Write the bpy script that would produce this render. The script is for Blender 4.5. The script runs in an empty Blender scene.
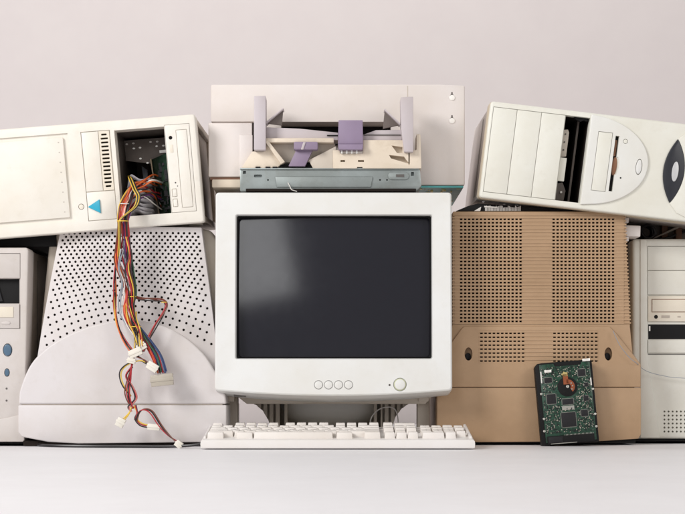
import bpy, bmesh, math, random
from mathutils import Vector, Matrix
random.seed(7)
K = 0.0017; D = 2.5; CX = 342.5; CY = 385.0; CZ = 0.105
sc = bpy.context.scene
col = sc.collection
R = math.radians

# ------------------------------------------------------------------ materials
MATS = {}
def mat(name, c, rough=0.45, metal=0.0, var=0.04, bump=0.06, bscale=900, tint=None, dirt=0.0, spec=0.5, coat=0.0, alpha_trans=0.0):
    if name in MATS: return MATS[name]
    m = bpy.data.materials.new(name); m.use_nodes = True
    nt = m.node_tree; N = nt.nodes; L = nt.links
    b = N['Principled BSDF']
    b.inputs['Roughness'].default_value = rough
    b.inputs['Metallic'].default_value = metal
    b.inputs['Specular IOR Level'].default_value = spec
    b.inputs['Coat Weight'].default_value = coat
    if alpha_trans: b.inputs['Transmission Weight'].default_value = alpha_trans
    tc = N.new('ShaderNodeTexCoord')
    nz = N.new('ShaderNodeTexNoise'); nz.inputs['Scale'].default_value = 9; nz.inputs['Detail'].default_value = 6; nz.inputs['Roughness'].default_value = .62
    L.new(tc.outputs['Object'], nz.inputs['Vector'])
    rp = N.new('ShaderNodeValToRGB')
    t = tint or (c[0]*.97, c[1]*.93, c[2]*.86)
    rp.color_ramp.elements[0].position = .35; rp.color_ramp.elements[1].position = .68
    rp.color_ramp.elements[0].color = tuple((c[i]*.45+t[i]*.55)*(1-var) for i in range(3))+(1,)
    rp.color_ramp.elements[1].color = (min(1, c[0]*(1+var)), min(1, c[1]*(1+var)), min(1, c[2]*(1+var)), 1)
    L.new(nz.outputs['Fac'], rp.inputs['Fac'])
    out = rp.outputs['Color']
    if dirt > 0:
        n2 = N.new('ShaderNodeTexNoise'); n2.inputs['Scale'].default_value = 38; n2.inputs['Detail'].default_value = 9; n2.inputs['Roughness'].default_value = .7
        L.new(tc.outputs['Object'], n2.inputs['Vector'])
        r2 = N.new('ShaderNodeValToRGB'); r2.color_ramp.elements[0].position = .54; r2.color_ramp.elements[1].position = .74
        r2.color_ramp.elements[0].color = (0, 0, 0, 1); r2.color_ramp.elements[1].color = (dirt, dirt, dirt, 1)
        L.new(n2.outputs['Fac'], r2.inputs['Fac'])
        mx = N.new('ShaderNodeMix'); mx.data_type = 'RGBA'
        L.new(r2.outputs['Color'], mx.inputs['Factor']); L.new(out, mx.inputs[6])
        mx.inputs[7].default_value = (t[0]*.62, t[1]*.56, t[2]*.48, 1)
        out = mx.outputs[2]
        # fine specks and rubbed marks
        mp = N.new('ShaderNodeMapping'); mp.inputs['Scale'].default_value = (1, 1, 3.2); mp.inputs['Rotation'].default_value = (.3, .5, .2)
        L.new(tc.outputs['Object'], mp.inputs['Vector'])
        n5 = N.new('ShaderNodeTexNoise'); n5.inputs['Scale'].default_value = 150; n5.inputs['Detail'].default_value = 4; n5.inputs['Roughness'].default_value = .8
        L.new(mp.outputs['Vector'], n5.inputs['Vector'])
        r5 = N.new('ShaderNodeValToRGB'); r5.color_ramp.elements[0].position = .66; r5.color_ramp.elements[1].position = .76
        k_ = min(.6, dirt*3.5); r5.color_ramp.elements[0].color = (0, 0, 0, 1); r5.color_ramp.elements[1].color = (k_, k_, k_, 1)
        L.new(n5.outputs['Fac'], r5.inputs['Fac'])
        m5 = N.new('ShaderNodeMix'); m5.data_type = 'RGBA'
        L.new(r5.outputs['Color'], m5.inputs['Factor']); L.new(out, m5.inputs[6]); m5.inputs[7].default_value = (t[0]*.45, t[1]*.40, t[2]*.33, 1)
        out = m5.outputs[2]
    L.new(out, b.inputs['Base Color'])
    n4 = N.new('ShaderNodeTexNoise'); n4.inputs['Scale'].default_value = 26; n4.inputs['Detail'].default_value = 5
    L.new(tc.outputs['Object'], n4.inputs['Vector'])
    mr = N.new('ShaderNodeMapRange'); mr.inputs['To Min'].default_value = max(.02, rough-.09); mr.inputs['To Max'].default_value = min(1, rough+.09)
    L.new(n4.outputs['Fac'], mr.inputs['Value']); L.new(mr.outputs['Result'], b.inputs['Roughness'])
    if bump:
        n3 = N.new('ShaderNodeTexNoise'); n3.inputs['Scale'].default_value = bscale; n3.inputs['Detail'].default_value = 2
        L.new(tc.outputs['Object'], n3.inputs['Vector'])
        bp = N.new('ShaderNodeBump'); bp.inputs['Strength'].default_value = bump; bp.inputs['Distance'].default_value = .0005
        L.new(n3.outputs['Fac'], bp.inputs['Height']); L.new(bp.outputs['Normal'], b.inputs['Normal'])
    MATS[name] = m
    return m

WHITE  = mat('cool_white_plastic', (.74, .745, .735), .42, var=.02, dirt=.09)
CREAM  = mat('cream_plastic', (.78, .745, .68), .45, var=.03, dirt=.14)
CREAM2 = mat('ivory_drive_plastic', (.74, .68, .58), .45, var=.03, dirt=.06)
IVORY  = mat('greenish_ivory_plastic', (.76, .755, .69), .45, var=.03, dirt=.14)
IVORYE = mat('yellowed_edge_plastic', (.60, .52, .40), .5, var=.05, dirt=.2)
PINKW  = mat('pinkish_white_plastic', (.635, .602, .605), .5, var=.03, dirt=.12)
BEIGE  = mat('beige_shell_plastic', (.58, .52, .45), .5, var=.04, dirt=.15)
PRINT  = mat('printer_shell_plastic', (.72, .665, .64), .5, var=.02, dirt=.06)
PRINTC = mat('printer_cream_plastic', (.70, .61, .50), .5, var=.05, dirt=.3)
LILAC  = mat('lilac_grey_plastic', (.52, .47, .49), .5, var=.03)
PURPLE = mat('lavender_plastic', (.27, .21, .31), .42, var=.08, dirt=.1)
TAN    = mat('tan_brown_plastic', (.42, .275, .163), .55, var=.08, dirt=.14)
TOWERG = mat('warm_grey_tower_plastic', (.57, .53, .51), .48, var=.04, dirt=.16)
TOWERM = mat('taupe_painted_metal', (.44, .385, .335), .5, var=.05, dirt=.35)
GREENW = mat('green_grey_tower_plastic', (.70, .69, .635), .45, var=.03, dirt=.12)
STEEL  = mat('zinc_steel', (.30, .335, .335), .42, metal=.6, var=.16, dirt=.35)
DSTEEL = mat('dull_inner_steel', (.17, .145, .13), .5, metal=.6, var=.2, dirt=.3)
PALEM  = mat('pale_metal_and_hole_light', (.85, .83, .80), .3, metal=.3, var=.05)
TEAL   = mat('teal_circuit_laminate', (.10, .42, .42), .4, var=.3, dirt=.4)
BLACK  = mat('black_plastic', (.008, .0075, .008), .6, var=.2, spec=.2)
DARK   = mat('dark_cavity_plastic', (.018, .013, .011), .8, var=.3, spec=.15)
DGREY  = mat('dark_grey_line', (.10, .09, .085), .6)
BLUE   = mat('turquoise_badge_plastic', (.03, .38, .55), .3, var=.06)
BLUEB  = mat('slate_blue_button', (.07, .13, .20), .3, var=.1)
BROWN  = mat('rust_brown_slot', (.20, .09, .045), .5, var=.3)
CHIP   = mat('chip_epoxy', (.014, .0135, .016), .6, var=.15, spec=.3)
SOLDER = mat('tinned_solder', (.55, .54, .50), .3, metal=.7, var=.15)
COPPER = mat('copper_flex', (.30, .085, .035), .4, metal=.4, var=.25)
GOLD   = mat('gold_contact', (.65, .52, .22), .35, metal=.6, var=.2)
CONN   = mat('natural_nylon_connector', (.76, .73, .66), .4, var=.04)
CONN2  = mat('grey_nylon_connector', (.42, .38, .32), .4, var=.15)
RIBBON = mat('grey_ribbon_cable', (.66, .65, .70), .45, var=.15)
KEYM   = mat('keycap_plastic', (.77, .73, .70), .5, var=.02, dirt=.05)
KEYB   = mat('keyboard_base_plastic', (.77, .745, .735), .48, var=.02, dirt=.05)
LEG    = mat('keycap_legend_ink', (.20, .18, .18), .6)
BUTR   = mat('power_button_olive_ring', (.55, .57, .40), .5)
WIRE = {}
for n_, c_ in dict(orange=(.70, .14, .03), red=(.42, .02, .03), black=(.012, .01, .012), yellow=(.75, .50, .06), blue=(.03, .06, .17),
                   white=(.70, .68, .66), purple=(.16, .05, .22), green=(.03, .10, .05), brown=(.16, .05, .03), grey=(.28, .31, .36), pink=(.55, .18, .16)).items():
    WIRE[n_] = mat(n_+'_wire_sheath', c_, .38, var=.08, bump=0)

# circuit board: fine copper traces and pads under green mask
def pcb_mat(name, base, light):
    m = bpy.data.materials.new(name); m.use_nodes = True
    nt = m.node_tree; N = nt.nodes; L = nt.links; b = N['Principled BSDF']
    tc = N.new('ShaderNodeTexCoord')
    vo = N.new('ShaderNodeTexVoronoi'); vo.distance = 'MANHATTAN'; vo.inputs['Scale'].default_value = 210
    L.new(tc.outputs['Object'], vo.inputs['Vector'])
    br = N.new('ShaderNodeTexNoise'); br.inputs['Scale'].default_value = 160; br.inputs['Detail'].default_value = 3
    L.new(tc.outputs['Object'], br.inputs['Vector'])
    r1 = N.new('ShaderNodeValToRGB'); r1.color_ramp.interpolation = 'CONSTANT'
    e = r1.color_ramp.elements; e[0].position = 0; e[0].color = (*light, 1); e[1].position = .16; e[1].color = (*base, 1)
    L.new(vo.outputs['Distance'], r1.inputs['Fac'])
    r2 = N.new('ShaderNodeValToRGB'); e = r2.color_ramp.elements; e[0].position = .42; e[1].position = .56
    e[0].color = (base[0]*.45, base[1]*.45, base[2]*.45, 1); e[1].color = (base[0]*1.6, base[1]*1.6, base[2]*1.6, 1)
    L.new(br.outputs['Fac'], r2.inputs['Fac'])
    mx = N.new('ShaderNodeMix'); mx.data_type = 'RGBA'; mx.inputs['Factor'].default_value = .5
    L.new(r1.outputs['Color'], mx.inputs[6]); L.new(r2.outputs['Color'], mx.inputs[7]); L.new(mx.outputs[2], b.inputs['Base Color'])
    b.inputs['Roughness'].default_value = .32
    MATS[name] = m
    return m
PCB = pcb_mat('green_circuit_board', (.009, .043, .024), (.26, .36, .24))
PCBD = pcb_mat('dark_green_circuit_board', (.018, .04, .025), (.10, .14, .09))

glass = bpy.data.materials.new('dark_crt_glass'); glass.use_nodes = True
g = glass.node_tree.nodes['Principled BSDF']
g.inputs['Base Color'].default_value = (.014, .014, .020, 1); g.inputs['Roughness'].default_value = .16
nz = glass.node_tree.nodes.new('ShaderNodeTexNoise'); nz.inputs['Scale'].default_value = 60; nz.inputs['Detail'].default_value = 8
tc_ = glass.node_tree.nodes.new('ShaderNodeTexCoord'); glass.node_tree.links.new(tc_.outputs['Object'], nz.inputs['Vector'])
mr_ = glass.node_tree.nodes.new('ShaderNodeMapRange'); mr_.inputs['To Min'].default_value = .09; mr_.inputs['To Max'].default_value = .17
glass.node_tree.links.new(nz.outputs['Fac'], mr_.inputs['Value']); glass.node_tree.links.new(mr_.outputs['Result'], g.inputs['Roughness'])

# ------------------------------------------------------------------ mesh tools
def TP(Y0, tilt=0.0, zb=0.0):
    s = (D+Y0)/D
    def f(x, d, y):
        z = CZ+(CY-y)*K*s
        return Vector(((x-CX)*K*s, Y0+d+(z-zb)*tilt, z))
    return f
def TL(Y0):
    s = (D+Y0)/D
    return lambda u, d, v: Vector((u*K*s, d, -v*K*s))
TI = lambda x, y, z: Vector((x, y, z))
OFF = {}

def rrect(x0, x1, y0, y1, r, n=5):
    pts = []
    for cx, cy, a0 in ((x1-r, y0+r, -90), (x1-r, y1-r, 0), (x0+r, y1-r, 90), (x0+r, y0+r, 180)):
        for i in range(n+1):
            a = R(a0+90*i/n); pts.append((cx+r*math.cos(a), cy+r*math.sin(a)))
    return pts
def ell(cx, cy, rx, ry, n=24):
    return [(cx+rx*math.cos(2*math.pi*i/n), cy+ry*math.sin(2*math.pi*i/n)) for i in range(n)]
def cr(pts, k=6):
    P = [Vector(p) for p in pts]; P = [P[0]*2-P[1]]+P+[P[-1]*2-P[-2]]; out = []
    for i in range(1, len(P)-2):
        for j in range(k):
            t = j/k; a, b, c, d = P[i-1], P[i], P[i+1], P[i+2]
            out.append(.5*((2*b)+(c-a)*t+(2*a-5*b+4*c-d)*t*t+(-a+3*b-3*c+d)*t**3))
    out.append(P[-2]); return out

class MB:
    def __init__(s, T=TI): s.T = T; s.v = []; s.f = []; s.m = []
    def add(s, pts, faces, m=0):
        o = len(s.v); s.v += [s.T(*p) for p in pts]
        for f in faces: s.f.append([o+i for i in f]); s.m.append(m)
    def box(s, x0, x1, y0, y1, d0, d1, m=0):         # x, y(down/pixel) , depth
        p = [(x, d, y) for d in (d0, d1) for y in (y0, y1) for x in (x0, x1)]
        s.add(p, [(0, 1, 3, 2), (4, 6, 7, 5), (0, 2, 6, 4), (1, 5, 7, 3), (0, 4, 5, 1), (2, 3, 7, 6)], m)
        return s
    def bx(s, x0, x1, y0, y1, z0, z1, m=0):          # metric box x,y,z
        return s.box(x0, x1, z0, z1, y0, y1, m)
    def prism(s, pts, d0, d1, m=0):
        n = len(pts)
        p = [(x, d0, y) for x, y in pts]+[(x, d1, y) for x, y in pts]
        s.add(p, [tuple(range(n)), tuple(range(2*n-1, n-1, -1))]+[(i, (i+1) % n, n+(i+1) % n, n+i) for i in range(n)], m)
        return s
    def cyl(s, cx, cy, r, d0, d1, ry=None, n=24, m=0):
        return s.prism(ell(cx, cy, r, ry or r, n), d0, d1, m)
    def loft(s, loops, cap0=True, cap1=True, m=0, ring=False):
        n = len(loops[0]); p = [q for l in loops for q in l]; f = []
        k = len(loops)
        for a in range(k if ring else k-1):
            b = (a+1) % k
            for i in range(n): f.append((a*n+i, a*n+(i+1) % n, b*n+(i+1) % n, b*n+i))
        if not ring:
            if cap0: f.append(tuple(range(n)))
            if cap1: f.append(tuple((k-1)*n+i for i in range(n-1, -1, -1)))
        s.add(p, f, m); return s
    def tube(s, pts, r, n=8, m=0, smooth=6, flat=1.0):
        P = cr(pts, smooth) if smooth else [Vector(p) for p in pts]
        P = [s.T(*p) for p in P]; T0 = s.T; s.T = TI
        nrm = None; rings = []
        for i, p in enumerate(P):
            t = (P[min(i+1, len(P)-1)]-P[max(i-1, 0)])
            if t.length < 1e-9: t = Vector((0, 0, 1))
            t.normalize()
            if nrm is None:
                nrm = t.cross(Vector((0, 1, 0)));
                if nrm.length < .1: nrm = t.cross(Vector((1, 0, 0)))
            nrm = (nrm-t*nrm.dot(t)).normalized(); b = t.cross(nrm)
            rr = r(i/(len(P)-1)) if callable(r) else r
            rings.append([p+(nrm*math.cos(2*math.pi*k/n)+b*flat*math.sin(2*math.pi*k/n))*rr for k in range(n)])
        s.loft(rings, m=m); s.T = T0; return s
    def mesh(s, name, off=Vector((0, 0, 0))):
        me = bpy.data.meshes.new(name)
        me.from_pydata([tuple(v-off) for v in s.v], [], s.f)
        for p, mi in zip(me.polygons, s.m): p.material_index = mi
        bm = bmesh.new(); bm.from_mesh(me); bmesh.ops.recalc_face_normals(bm, faces=bm.faces); bm.to_mesh(me); bm.free()
        return me
    def build(s, name, mats, parent=None, bevel=0, seg=2, cuts=None, label=None, wn=False, ang=24, blim=35):
        off = Vector((0, 0, 0))
        if parent is not None:
            off = OFF.get(parent.name, Vector((0, 0, 0)))
        me = s.mesh(name, off)
        o = bpy.data.objects.new(name, me); col.objects.link(o)
        if not isinstance(mats, (list, tuple)): mats = [mats]
        for m in mats: me.materials.append(m)
        if bevel:
            b = o.modifiers.new('b', 'BEVEL'); b.width = bevel; b.segments = seg; b.limit_method = 'ANGLE'; b.angle_limit = R(blim)
        cobj = None
        if cuts is not None:
            cm = cuts.mesh('cutter', off); cobj = bpy.data.objects.new('cutter', cm); col.objects.link(cobj)
            for m in mats: cm.materials.append(m)
            q = o.modifiers.new('c', 'BOOLEAN'); q.operation = 'DIFFERENCE'; q.solver = 'EXACT'; q.use_self = True; q.object = cobj
        if bevel or cobj:
            dg = bpy.context.evaluated_depsgraph_get()
            nm = bpy.data.meshes.new_from_object(o.evaluated_get(dg), depsgraph=dg)
            o.modifiers.clear(); o.data = nm; nm.name = name
            if cobj: bpy.data.objects.remove(cobj)
            bpy.data.meshes.remove(me); me = nm
        me.shade_smooth(); me.set_sharp_from_angle(angle=R(ang))
        if wn:
            w = o.modifiers.new('weighted', 'WEIGHTED_NORMAL'); w.keep_sharp = True
        if parent is not None:
            o.parent = parent; OFF[o.name] = off
        if label: o['label'] = label
        return o

def thing(name, label, cat, loc=(0, 0, 0), group=None, rot=(0, 0, 0), localframe=False):
    o = bpy.data.objects.new(name, None); col.objects.link(o); o.location = loc; o.rotation_euler = rot
    o.empty_display_size = .05
    o['label'] = label; o['category'] = cat
    if group: o['group'] = group
    OFF[o.name] = Vector((0, 0, 0)) if localframe else Vector(loc)
    return o
def tag(o, label, cat, group=None):
    o['label'] = label; o['category'] = cat
    if group: o['group'] = group
    return o

def textmesh(s, size):
    cu = bpy.data.curves.new('t', 'FONT'); cu.body = s; cu.size = size; cu.extrude = 0; cu.align_x = 'CENTER'; cu.align_y = 'CENTER'
    o = bpy.data.objects.new('t', cu); col.objects.link(o)
    dg = bpy.context.evaluated_depsgraph_get(); me = bpy.data.meshes.new_from_object(o.evaluated_get(dg), depsgraph=dg)
    vs = [tuple(v.co) for v in me.vertices]; fs = [tuple(p.vertices) for p in me.polygons]
    bpy.data.objects.remove(o); bpy.data.curves.remove(cu); bpy.data.meshes.remove(me)
    return vs, fs

# ------------------------------------------------------------------ setting
m = mat('white_table_laminate', (.775, .765, .785), .5, var=.012, bump=.02, tint=(.765, .75, .77))
b = MB().bx(-2.2, 2.2, -2.1, 1.45, -.03, 0)
o = b.build('table', m); tag(o, 'smooth white table top on which all the old computer equipment stands', 'table')
m = mat('painted_wall', (.71, .655, .648), .9, var=.010, bump=.03, bscale=300, tint=(.70, .64, .638))
b = MB().bx(-4, 4, 1.5, 1.6, -1.2, 3.2); o = b.build('wall', m); o['kind'] = 'structure'

# ------------------------------------------------------------------ CRT monitor in the centre
def crt():
    t = thing('crt_monitor', 'white computer monitor with large dark blank screen in the middle, facing forward', 'monitor', (-.015, .2, 0))
    tl = .045; zb = .08; T = TP(0, tl, zb)
    def warp(l, d, k=1.0):
        out = []
        for x, y in l:
            c = 1-((x-333.5)/119)**2
            w = max(0, (y-330)/65)
            out.append((x, d, y+w*c*6*k))
        return out
    def rr(x0, x1, y0, y1, r, d, k=1.0):
        # denser rounded rectangle so the bottom edge can bow
        p = rrect(x0, x1, y0, y1, r, 5); q = []
        for i in range(len(p)):
            a = p[i]; b_ = p[(i+1) % len(p)]
            q.append(a)
            if abs(a[0]-b_[0])+abs(a[1]-b_[1]) > 40:
                for j in range(1, 12): q.append((a[0]+(b_[0]-a[0])*j/12, a[1]+(b_[1]-a[1])*j/12))
        return warp(q, d, k)
    X0, X1, Y0, Y1 = 214.6, 452.4, 191, 391
    loops = [rr(X0+2, X1-2, Y0+1, Y1+3, 4, .055), rr(X0+.2, X1-.2, Y0, Y1+4, 4, .045, 1.2), rr(X0, X1, Y0, Y1+1, 3.4, .012, 1.1), rr(X0, X1, Y0, Y1-.3, 3.4, .005),
             rr(X0+.5, X1-.5, Y0+.5, Y1-.9, 3, .0015), rr(X0+1.7, X1-1.7, Y0+1.7, Y1-2.2, 2.4, 0),
             rr(234.5, 433.5, 213, 359.6, 2.2, .0015, 0), rr(235.3, 432.7, 213.8, 358.8, 1.8, .003, 0), rr(236.3, 431.7, 214.8, 357.8, 1.5, .016, 0), rr(236.3, 431.7, 214.8, 357.8, 1.5, .055, 0)]
    b = MB(T); b.loft(loops, ring=True)
    cut = MB(T)
    for x in (318.5, 328.5, 338.5, 348.5): cut.cyl(x, 384.8, 4.5, -.01, .004)
    cut.cyl(400, 384.5, 6.7, -.01, .004)
    cut.cyl(389.6, 385, 1.1, -.01, .004, n=12)
    bez = b.build('bezel', WHITE, t, cuts=cut, ang=32)
    # black liner between the glass and the bezel
    b = MB(T); b.loft([rr(236.2, 431.8, 214.7, 357.9, 1.5, .0105, 0), rr(237.4, 430.6, 215.9, 356.7, 3, .0145, 0), rr(237.4, 430.6, 215.9, 356.7, 3, .02, 0), rr(236.2, 431.8, 214.7, 357.9, 1.5, .02, 0)], ring=True)
    b.build('screen_surround', BLACK, t)
    # curved glass
    b = MB(T); n = 24; m_ = 18; p = []; f = []
    for j in range(m_+1):
        for i in range(n+1):
            u = -1+2*i/n; v = -1+2*j/m_
            p.append((334+u*97, .0115+.010*(u*u*.7+v*v*.45), 286.3+v*70.5))
    for j in range(m_):
        for i in range(n):
            a = j*(n+1)+i; f.append((a, a+1, a+n+2, a+n+1))
    b.add(p, f); s_ = b.build('screen', glass, t, ang=60)
    for x in (318.5, 328.5, 338.5, 348.5):
        MB(T).cyl(x, 384.8, 4.0, -.0006, .006).build('button', WHITE, t, bevel=.0006)
    pb = MB(T).cyl(400, 384.5, 6.2, .0005, .006, n=32).build('power_button', BUTR, t, bevel=.0004)
    MB(T).cyl(400, 384.5, 5.2, -.0012, .005, n=32).build('button_cap', WHITE, pb, bevel=.0006)
    MB(T).cyl(389.6, 385, 1.0, .001, .005, n=12).build('indicator_light', DGREY, t)
    # rear housing
    def hl(x0, x1, y0, y1, r, d): return [(x, d, y) for x, y in rrect(x0, x1, y0, y1, r, 5)]
    T2 = TP(0)
    b = MB(T2); b.loft([hl(219, 448, 195, 396, 8, .062), hl(222, 445, 199, 397, 12, .12), hl(245, 421, 214, 392, 22, .26), hl(262, 404, 232, 380, 26, .40), hl(268, 398, 238, 374, 26, .41)])
    b.build('rear_housing', BEIGE, t, ang=30)
    # under-lip shelf strip and hanging latch pieces
    MB(T2).prism([(232, 395), (436, 395), (428, 404.5), (244, 404.5)], .075, .14).build('underside_tray', BEIGE, t, bevel=.0015)
    MB(T2).box(233, 245, 393.5, 397, .02, .05).build('maker_plate', DGREY, t)
    # neck : curved funnel with vent slots
    outl = [(236, 402), (425, 402)]
    rt = [(425-30*math.sin(R(a)), 402+34*(1-math.cos(R(a)))) for a in range(10, 91, 10)]
    lf = [(2*330.5-x, y) for x, y in rt][::-1]
    b = MB(T2); b.prism(outl+rt+lf, .15, .30)
    cut = MB(T2)
    for x in (251, 257.5, 264, 270.5): cut.box(x-1.3, x+1.3, 405, 470, .12, .165)
    cut.box(276, 281, 403, 470, .12, .19)
    for x in (386, 392.5, 399, 405): cut.box(x-1.3, x+1.3, 405, 470, .12, .165)
    cut.box(379, 383, 403, 470, .12, .19)
    cut.box(284, 376, 403.5, 470, .12, .22)
    b.build('neck', BEIGE, t, cuts=cut)
    # ball shaped swivel seen between the vents
    b = MB(TI); cxp = (330-CX)*K*1.07; loops = []
    for k in range(9):
        a = R(90*k/8); r = .095*math.cos(a)+.012
        loops.append([(cxp+r*math.cos(2*math.pi*i/40), .235+.8*r*math.sin(2*math.pi*i/40), .071-.045*math.sin(a)) for i in range(40)])
    b.loft(loops); b.build('swivel_ball', WHITE, t, ang=40)
    b = MB(TI); lo = [[(cxp+r*math.cos(2*math.pi*i/48), .235+.85*r*math.sin(2*math.pi*i/48), z) for i in range(48)] for r, z in ((.138, .0005), (.14, .004), (.135, .010), (.075, .018), (.045, .03))]
    b.loft(lo); b.build('swivel_base', BEIGE, t, ang=30)
    for x0, x1 in ((222, 233), (420.5, 433)):
        b = MB(T2); b.box(x0, x1, 397, 442, .10, .14); b.build('stand_leg', BEIGE, t, bevel=.002)
    for x0, x1 in ((224, 231), (421, 431)):
        b = MB(T2); b.box(x0, x1, 396, 402, .07, .10); b.build('hinge_lug', BEIGE, t, bevel=.001)
    b = MB(T2); b.tube([(371, .13, 428), (373, .13, 419), (380, .125, 411), (390, .125, 408), (398, .125, 411), (401, .13, 422), (401, .13, 430)], .0011)
    b.build('loose_wire', WIRE['white'], t)
crt()

# ------------------------------------------------------------------ keyboard
def keyboard():
    W = .447; x0 = -.2312; Yf = -.108
    t = thing('keyboard', 'off white full-size keyboard lying in front of the monitor', 'keyboard', (x0+W/2, Yf, 0))
    off = Vector((x0, Yf, 0)); T = lambda x, y, z: Vector((x, y, z))+off
    sl = .112
    zt = lambda y: .0165+sl*(y-.012)
    b = MB(T)
    # plan outline with rounded rear corners
    def plan(ins, z, zf=None):
        pts = []
        r = .02
        P = [(ins, ins), (W-ins, ins)]
        for a in range(0, 91, 15): P.append((W-ins-r+r*math.cos(R(a)), .152-ins-r+r*math.sin(R(a))))
        for a in range(90, 181, 15): P.append((ins+.006+.006*math.cos(R(a)), .152-ins-.006+.006*math.sin(R(a))))
        return [(x, y, z if zf is None else zf(y)) for x, y in P]
    b.loft([plan(.003, 0, lambda y: .0012+.08*y), plan(.0006, 0, lambda y: .0028+.08*y), plan(0, 0, lambda y: .009+.085*y), plan(.0006, 0, lambda y: .0135+sl*y), plan(.003, 0, lambda y: .0155+sl*y)])
    base = b.build('base', KEYB, t, ang=25)
    # raised rim around the key field
    for xa, xb in ((.0035, .0078), (W-.0080, W-.0030)):
        b = MB(T)
        b.add([(xa, .016, zt(.016)-.001), (xb, .016, zt(.016)-.001), (xb, .016, zt(.016)+.004), (xa, .016, zt(.016)+.004),
               (xa, .14, zt(.14)-.001), (xb, .14, zt(.14)-.001), (xb, .14, zt(.14)+.0072), (xa, .14, zt(.14)+.0072)],
              [(0, 1, 2, 3), (4, 5, 6, 7), (0, 1, 5, 4), (1, 2, 6, 5), (2, 3, 7, 6), (3, 0, 4, 7)])
        b.build('side_rim', KEYB, t, bevel=.0019, seg=4)
    u = .01905; gx = .0092; y0 = .0155
    rows = []
    def row(r, items): rows.append((r, items))
    row(0, [(0, 1.5, 'Ctrl'), (2.5, 1.5, 'Alt'), (4, 6.9, ''), (11.1, 1.5, 'Alt'), (13.5, 1.5, 'Ctrl'), (15.25, 1, '<'), (16.25, 1, 'v'), (17.25, 1, '>'), (18.5, 2, '0'), (20.5, 1, '.')])
    row(1, [(0, 2.25, 'Shift')]+[(2.25+i, 1, c) for i, c in enumerate('ZXCVBNM,./')]+[(12.25, 2.75, 'Shift'), (16.25, 1, '^')]+[(18.5+i, 1, c) for i, c in enumerate('123')]+[(21.5, .92, 'E')])
    row(2, [(0, 1.75, 'Caps')]+[(1.75+i, 1, c) for i, c in enumerate("ASDFGHJKL;'")]+[(12.75, 2.25, 'Enter')]+[(18.5+i, 1, c) for i, c in enumerate('456')])
    row(3, [(0, 1.5, 'Tab')]+[(1.5+i, 1, c) for i, c in enumerate('QWERTYUIOP[]')]+[(13.5, 1.5, '\\')]+[(15.25+i, 1, c) for i, c in enumerate(('Del', 'End', 'PgD'))]+[(18.5+i, 1, c) for i, c in enumerate('789')]+[(21.5, .92, '+')])
    row(4, [(i, 1, c) for i, c in enumerate('`1234567890-=')]+[(13, 2, 'Back')]+[(15.25+i, 1, c) for i, c in enumerate(('Ins', 'Hom', 'PgU'))]+[(18.5+i, 1, c) for i, c in enumerate('N/*')]+[(21.5, .92, '-')])
    row(5.35, [(0, 1, 'Esc')]+[(2+i, 1, 'F%d' % (i+1)) for i in range(4)]+[(6.5+i, 1, 'F%d' % (i+5)) for i in range(4)]+[(11+i, 1, 'F%d' % (i+9)) for i in range(4)]+[(15.25, 1, 'Prt'), (16.25, 2, 'Scr')])
    cache = {}
    nk = 0
    for r, items in rows:
        for k, w, s in items:
            xa = gx+k*u; ya = y0+r*u; ww = w*u-.0011; hh = u-.0012
            dep = .0085+.0012*abs(r-2)/2
            zb = zt(ya)-.003; zb2 = zt(ya+hh)-.003
            q = random.uniform(-.0004, .0004)
            ztop0 = zt(ya)+dep+q+.0012; ztop1 = zt(ya+hh)+dep+q
            b = MB(T); i_ = .0015
            tl_ = [(xa+i_, ya+i_*.8, ztop0), (xa+ww-i_, ya+i_*.8, ztop0), (xa+ww-i_, ya+hh-i_, ztop1), (xa+i_, ya+hh-i_, ztop1)]
            b.add([(xa, ya, zb), (xa+ww, ya, zb), (xa+ww, ya+hh, zb2), (xa, ya+hh, zb2)]+tl_,
                  [(0, 1, 2, 3), (4, 5, 6, 7), (0, 1, 5, 4), (1, 2, 6, 5), (2, 3, 7, 6), (3, 0, 4, 7)])
            o = b.build('key', [KEYM, LEG], t, bevel=.0009, seg=2)
            if s:
                if s not in cache: cache[s] = textmesh(s, .0082 if len(s) == 1 else .0050)
                vs, fs = cache[s]
                bm = bmesh.new(); bm.from_mesh(o.data)
                cx = xa+ww/2; cy = ya+hh/2+.001; sl2 = (ztop1-ztop0)/(hh-1.8*i_)
                nv = [bm.verts.new(T(cx+v[0], cy+v[1], ztop0+(cy+v[1]-ya-i_*.8)*sl2+.00012)-OFF[t.name]) for v in vs]
                for f in fs:
                    try: ff = bm.faces.new([nv[i] for i in f]); ff.material_index = 1
                    except ValueError: pass
                bm.to_mesh(o.data); bm.free()
            nk += 1
    print('keys', nk)
    b = MB(T)
    b.bx(.012, W-.012, .017, .139, .0145, .017)
    # cord runs from the rear left corner along the table to the left
    b = MB(TI); b.tube([(x0+.006, Yf+.05, .009), (x0-.02, Yf+.052, .005), (x0-.06, Yf+.06, .0028), (x0-.13, Yf+.068, .0026), (x0-.20, Yf+.075, .0026), (x0-.27, Yf+.10, .0026), (x0-.30, Yf+.16, .0026), (x0-.31, Yf+.25, .0026)], .0024)
    b.build('cord', WIRE['black'], t)
keyboard()

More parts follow.
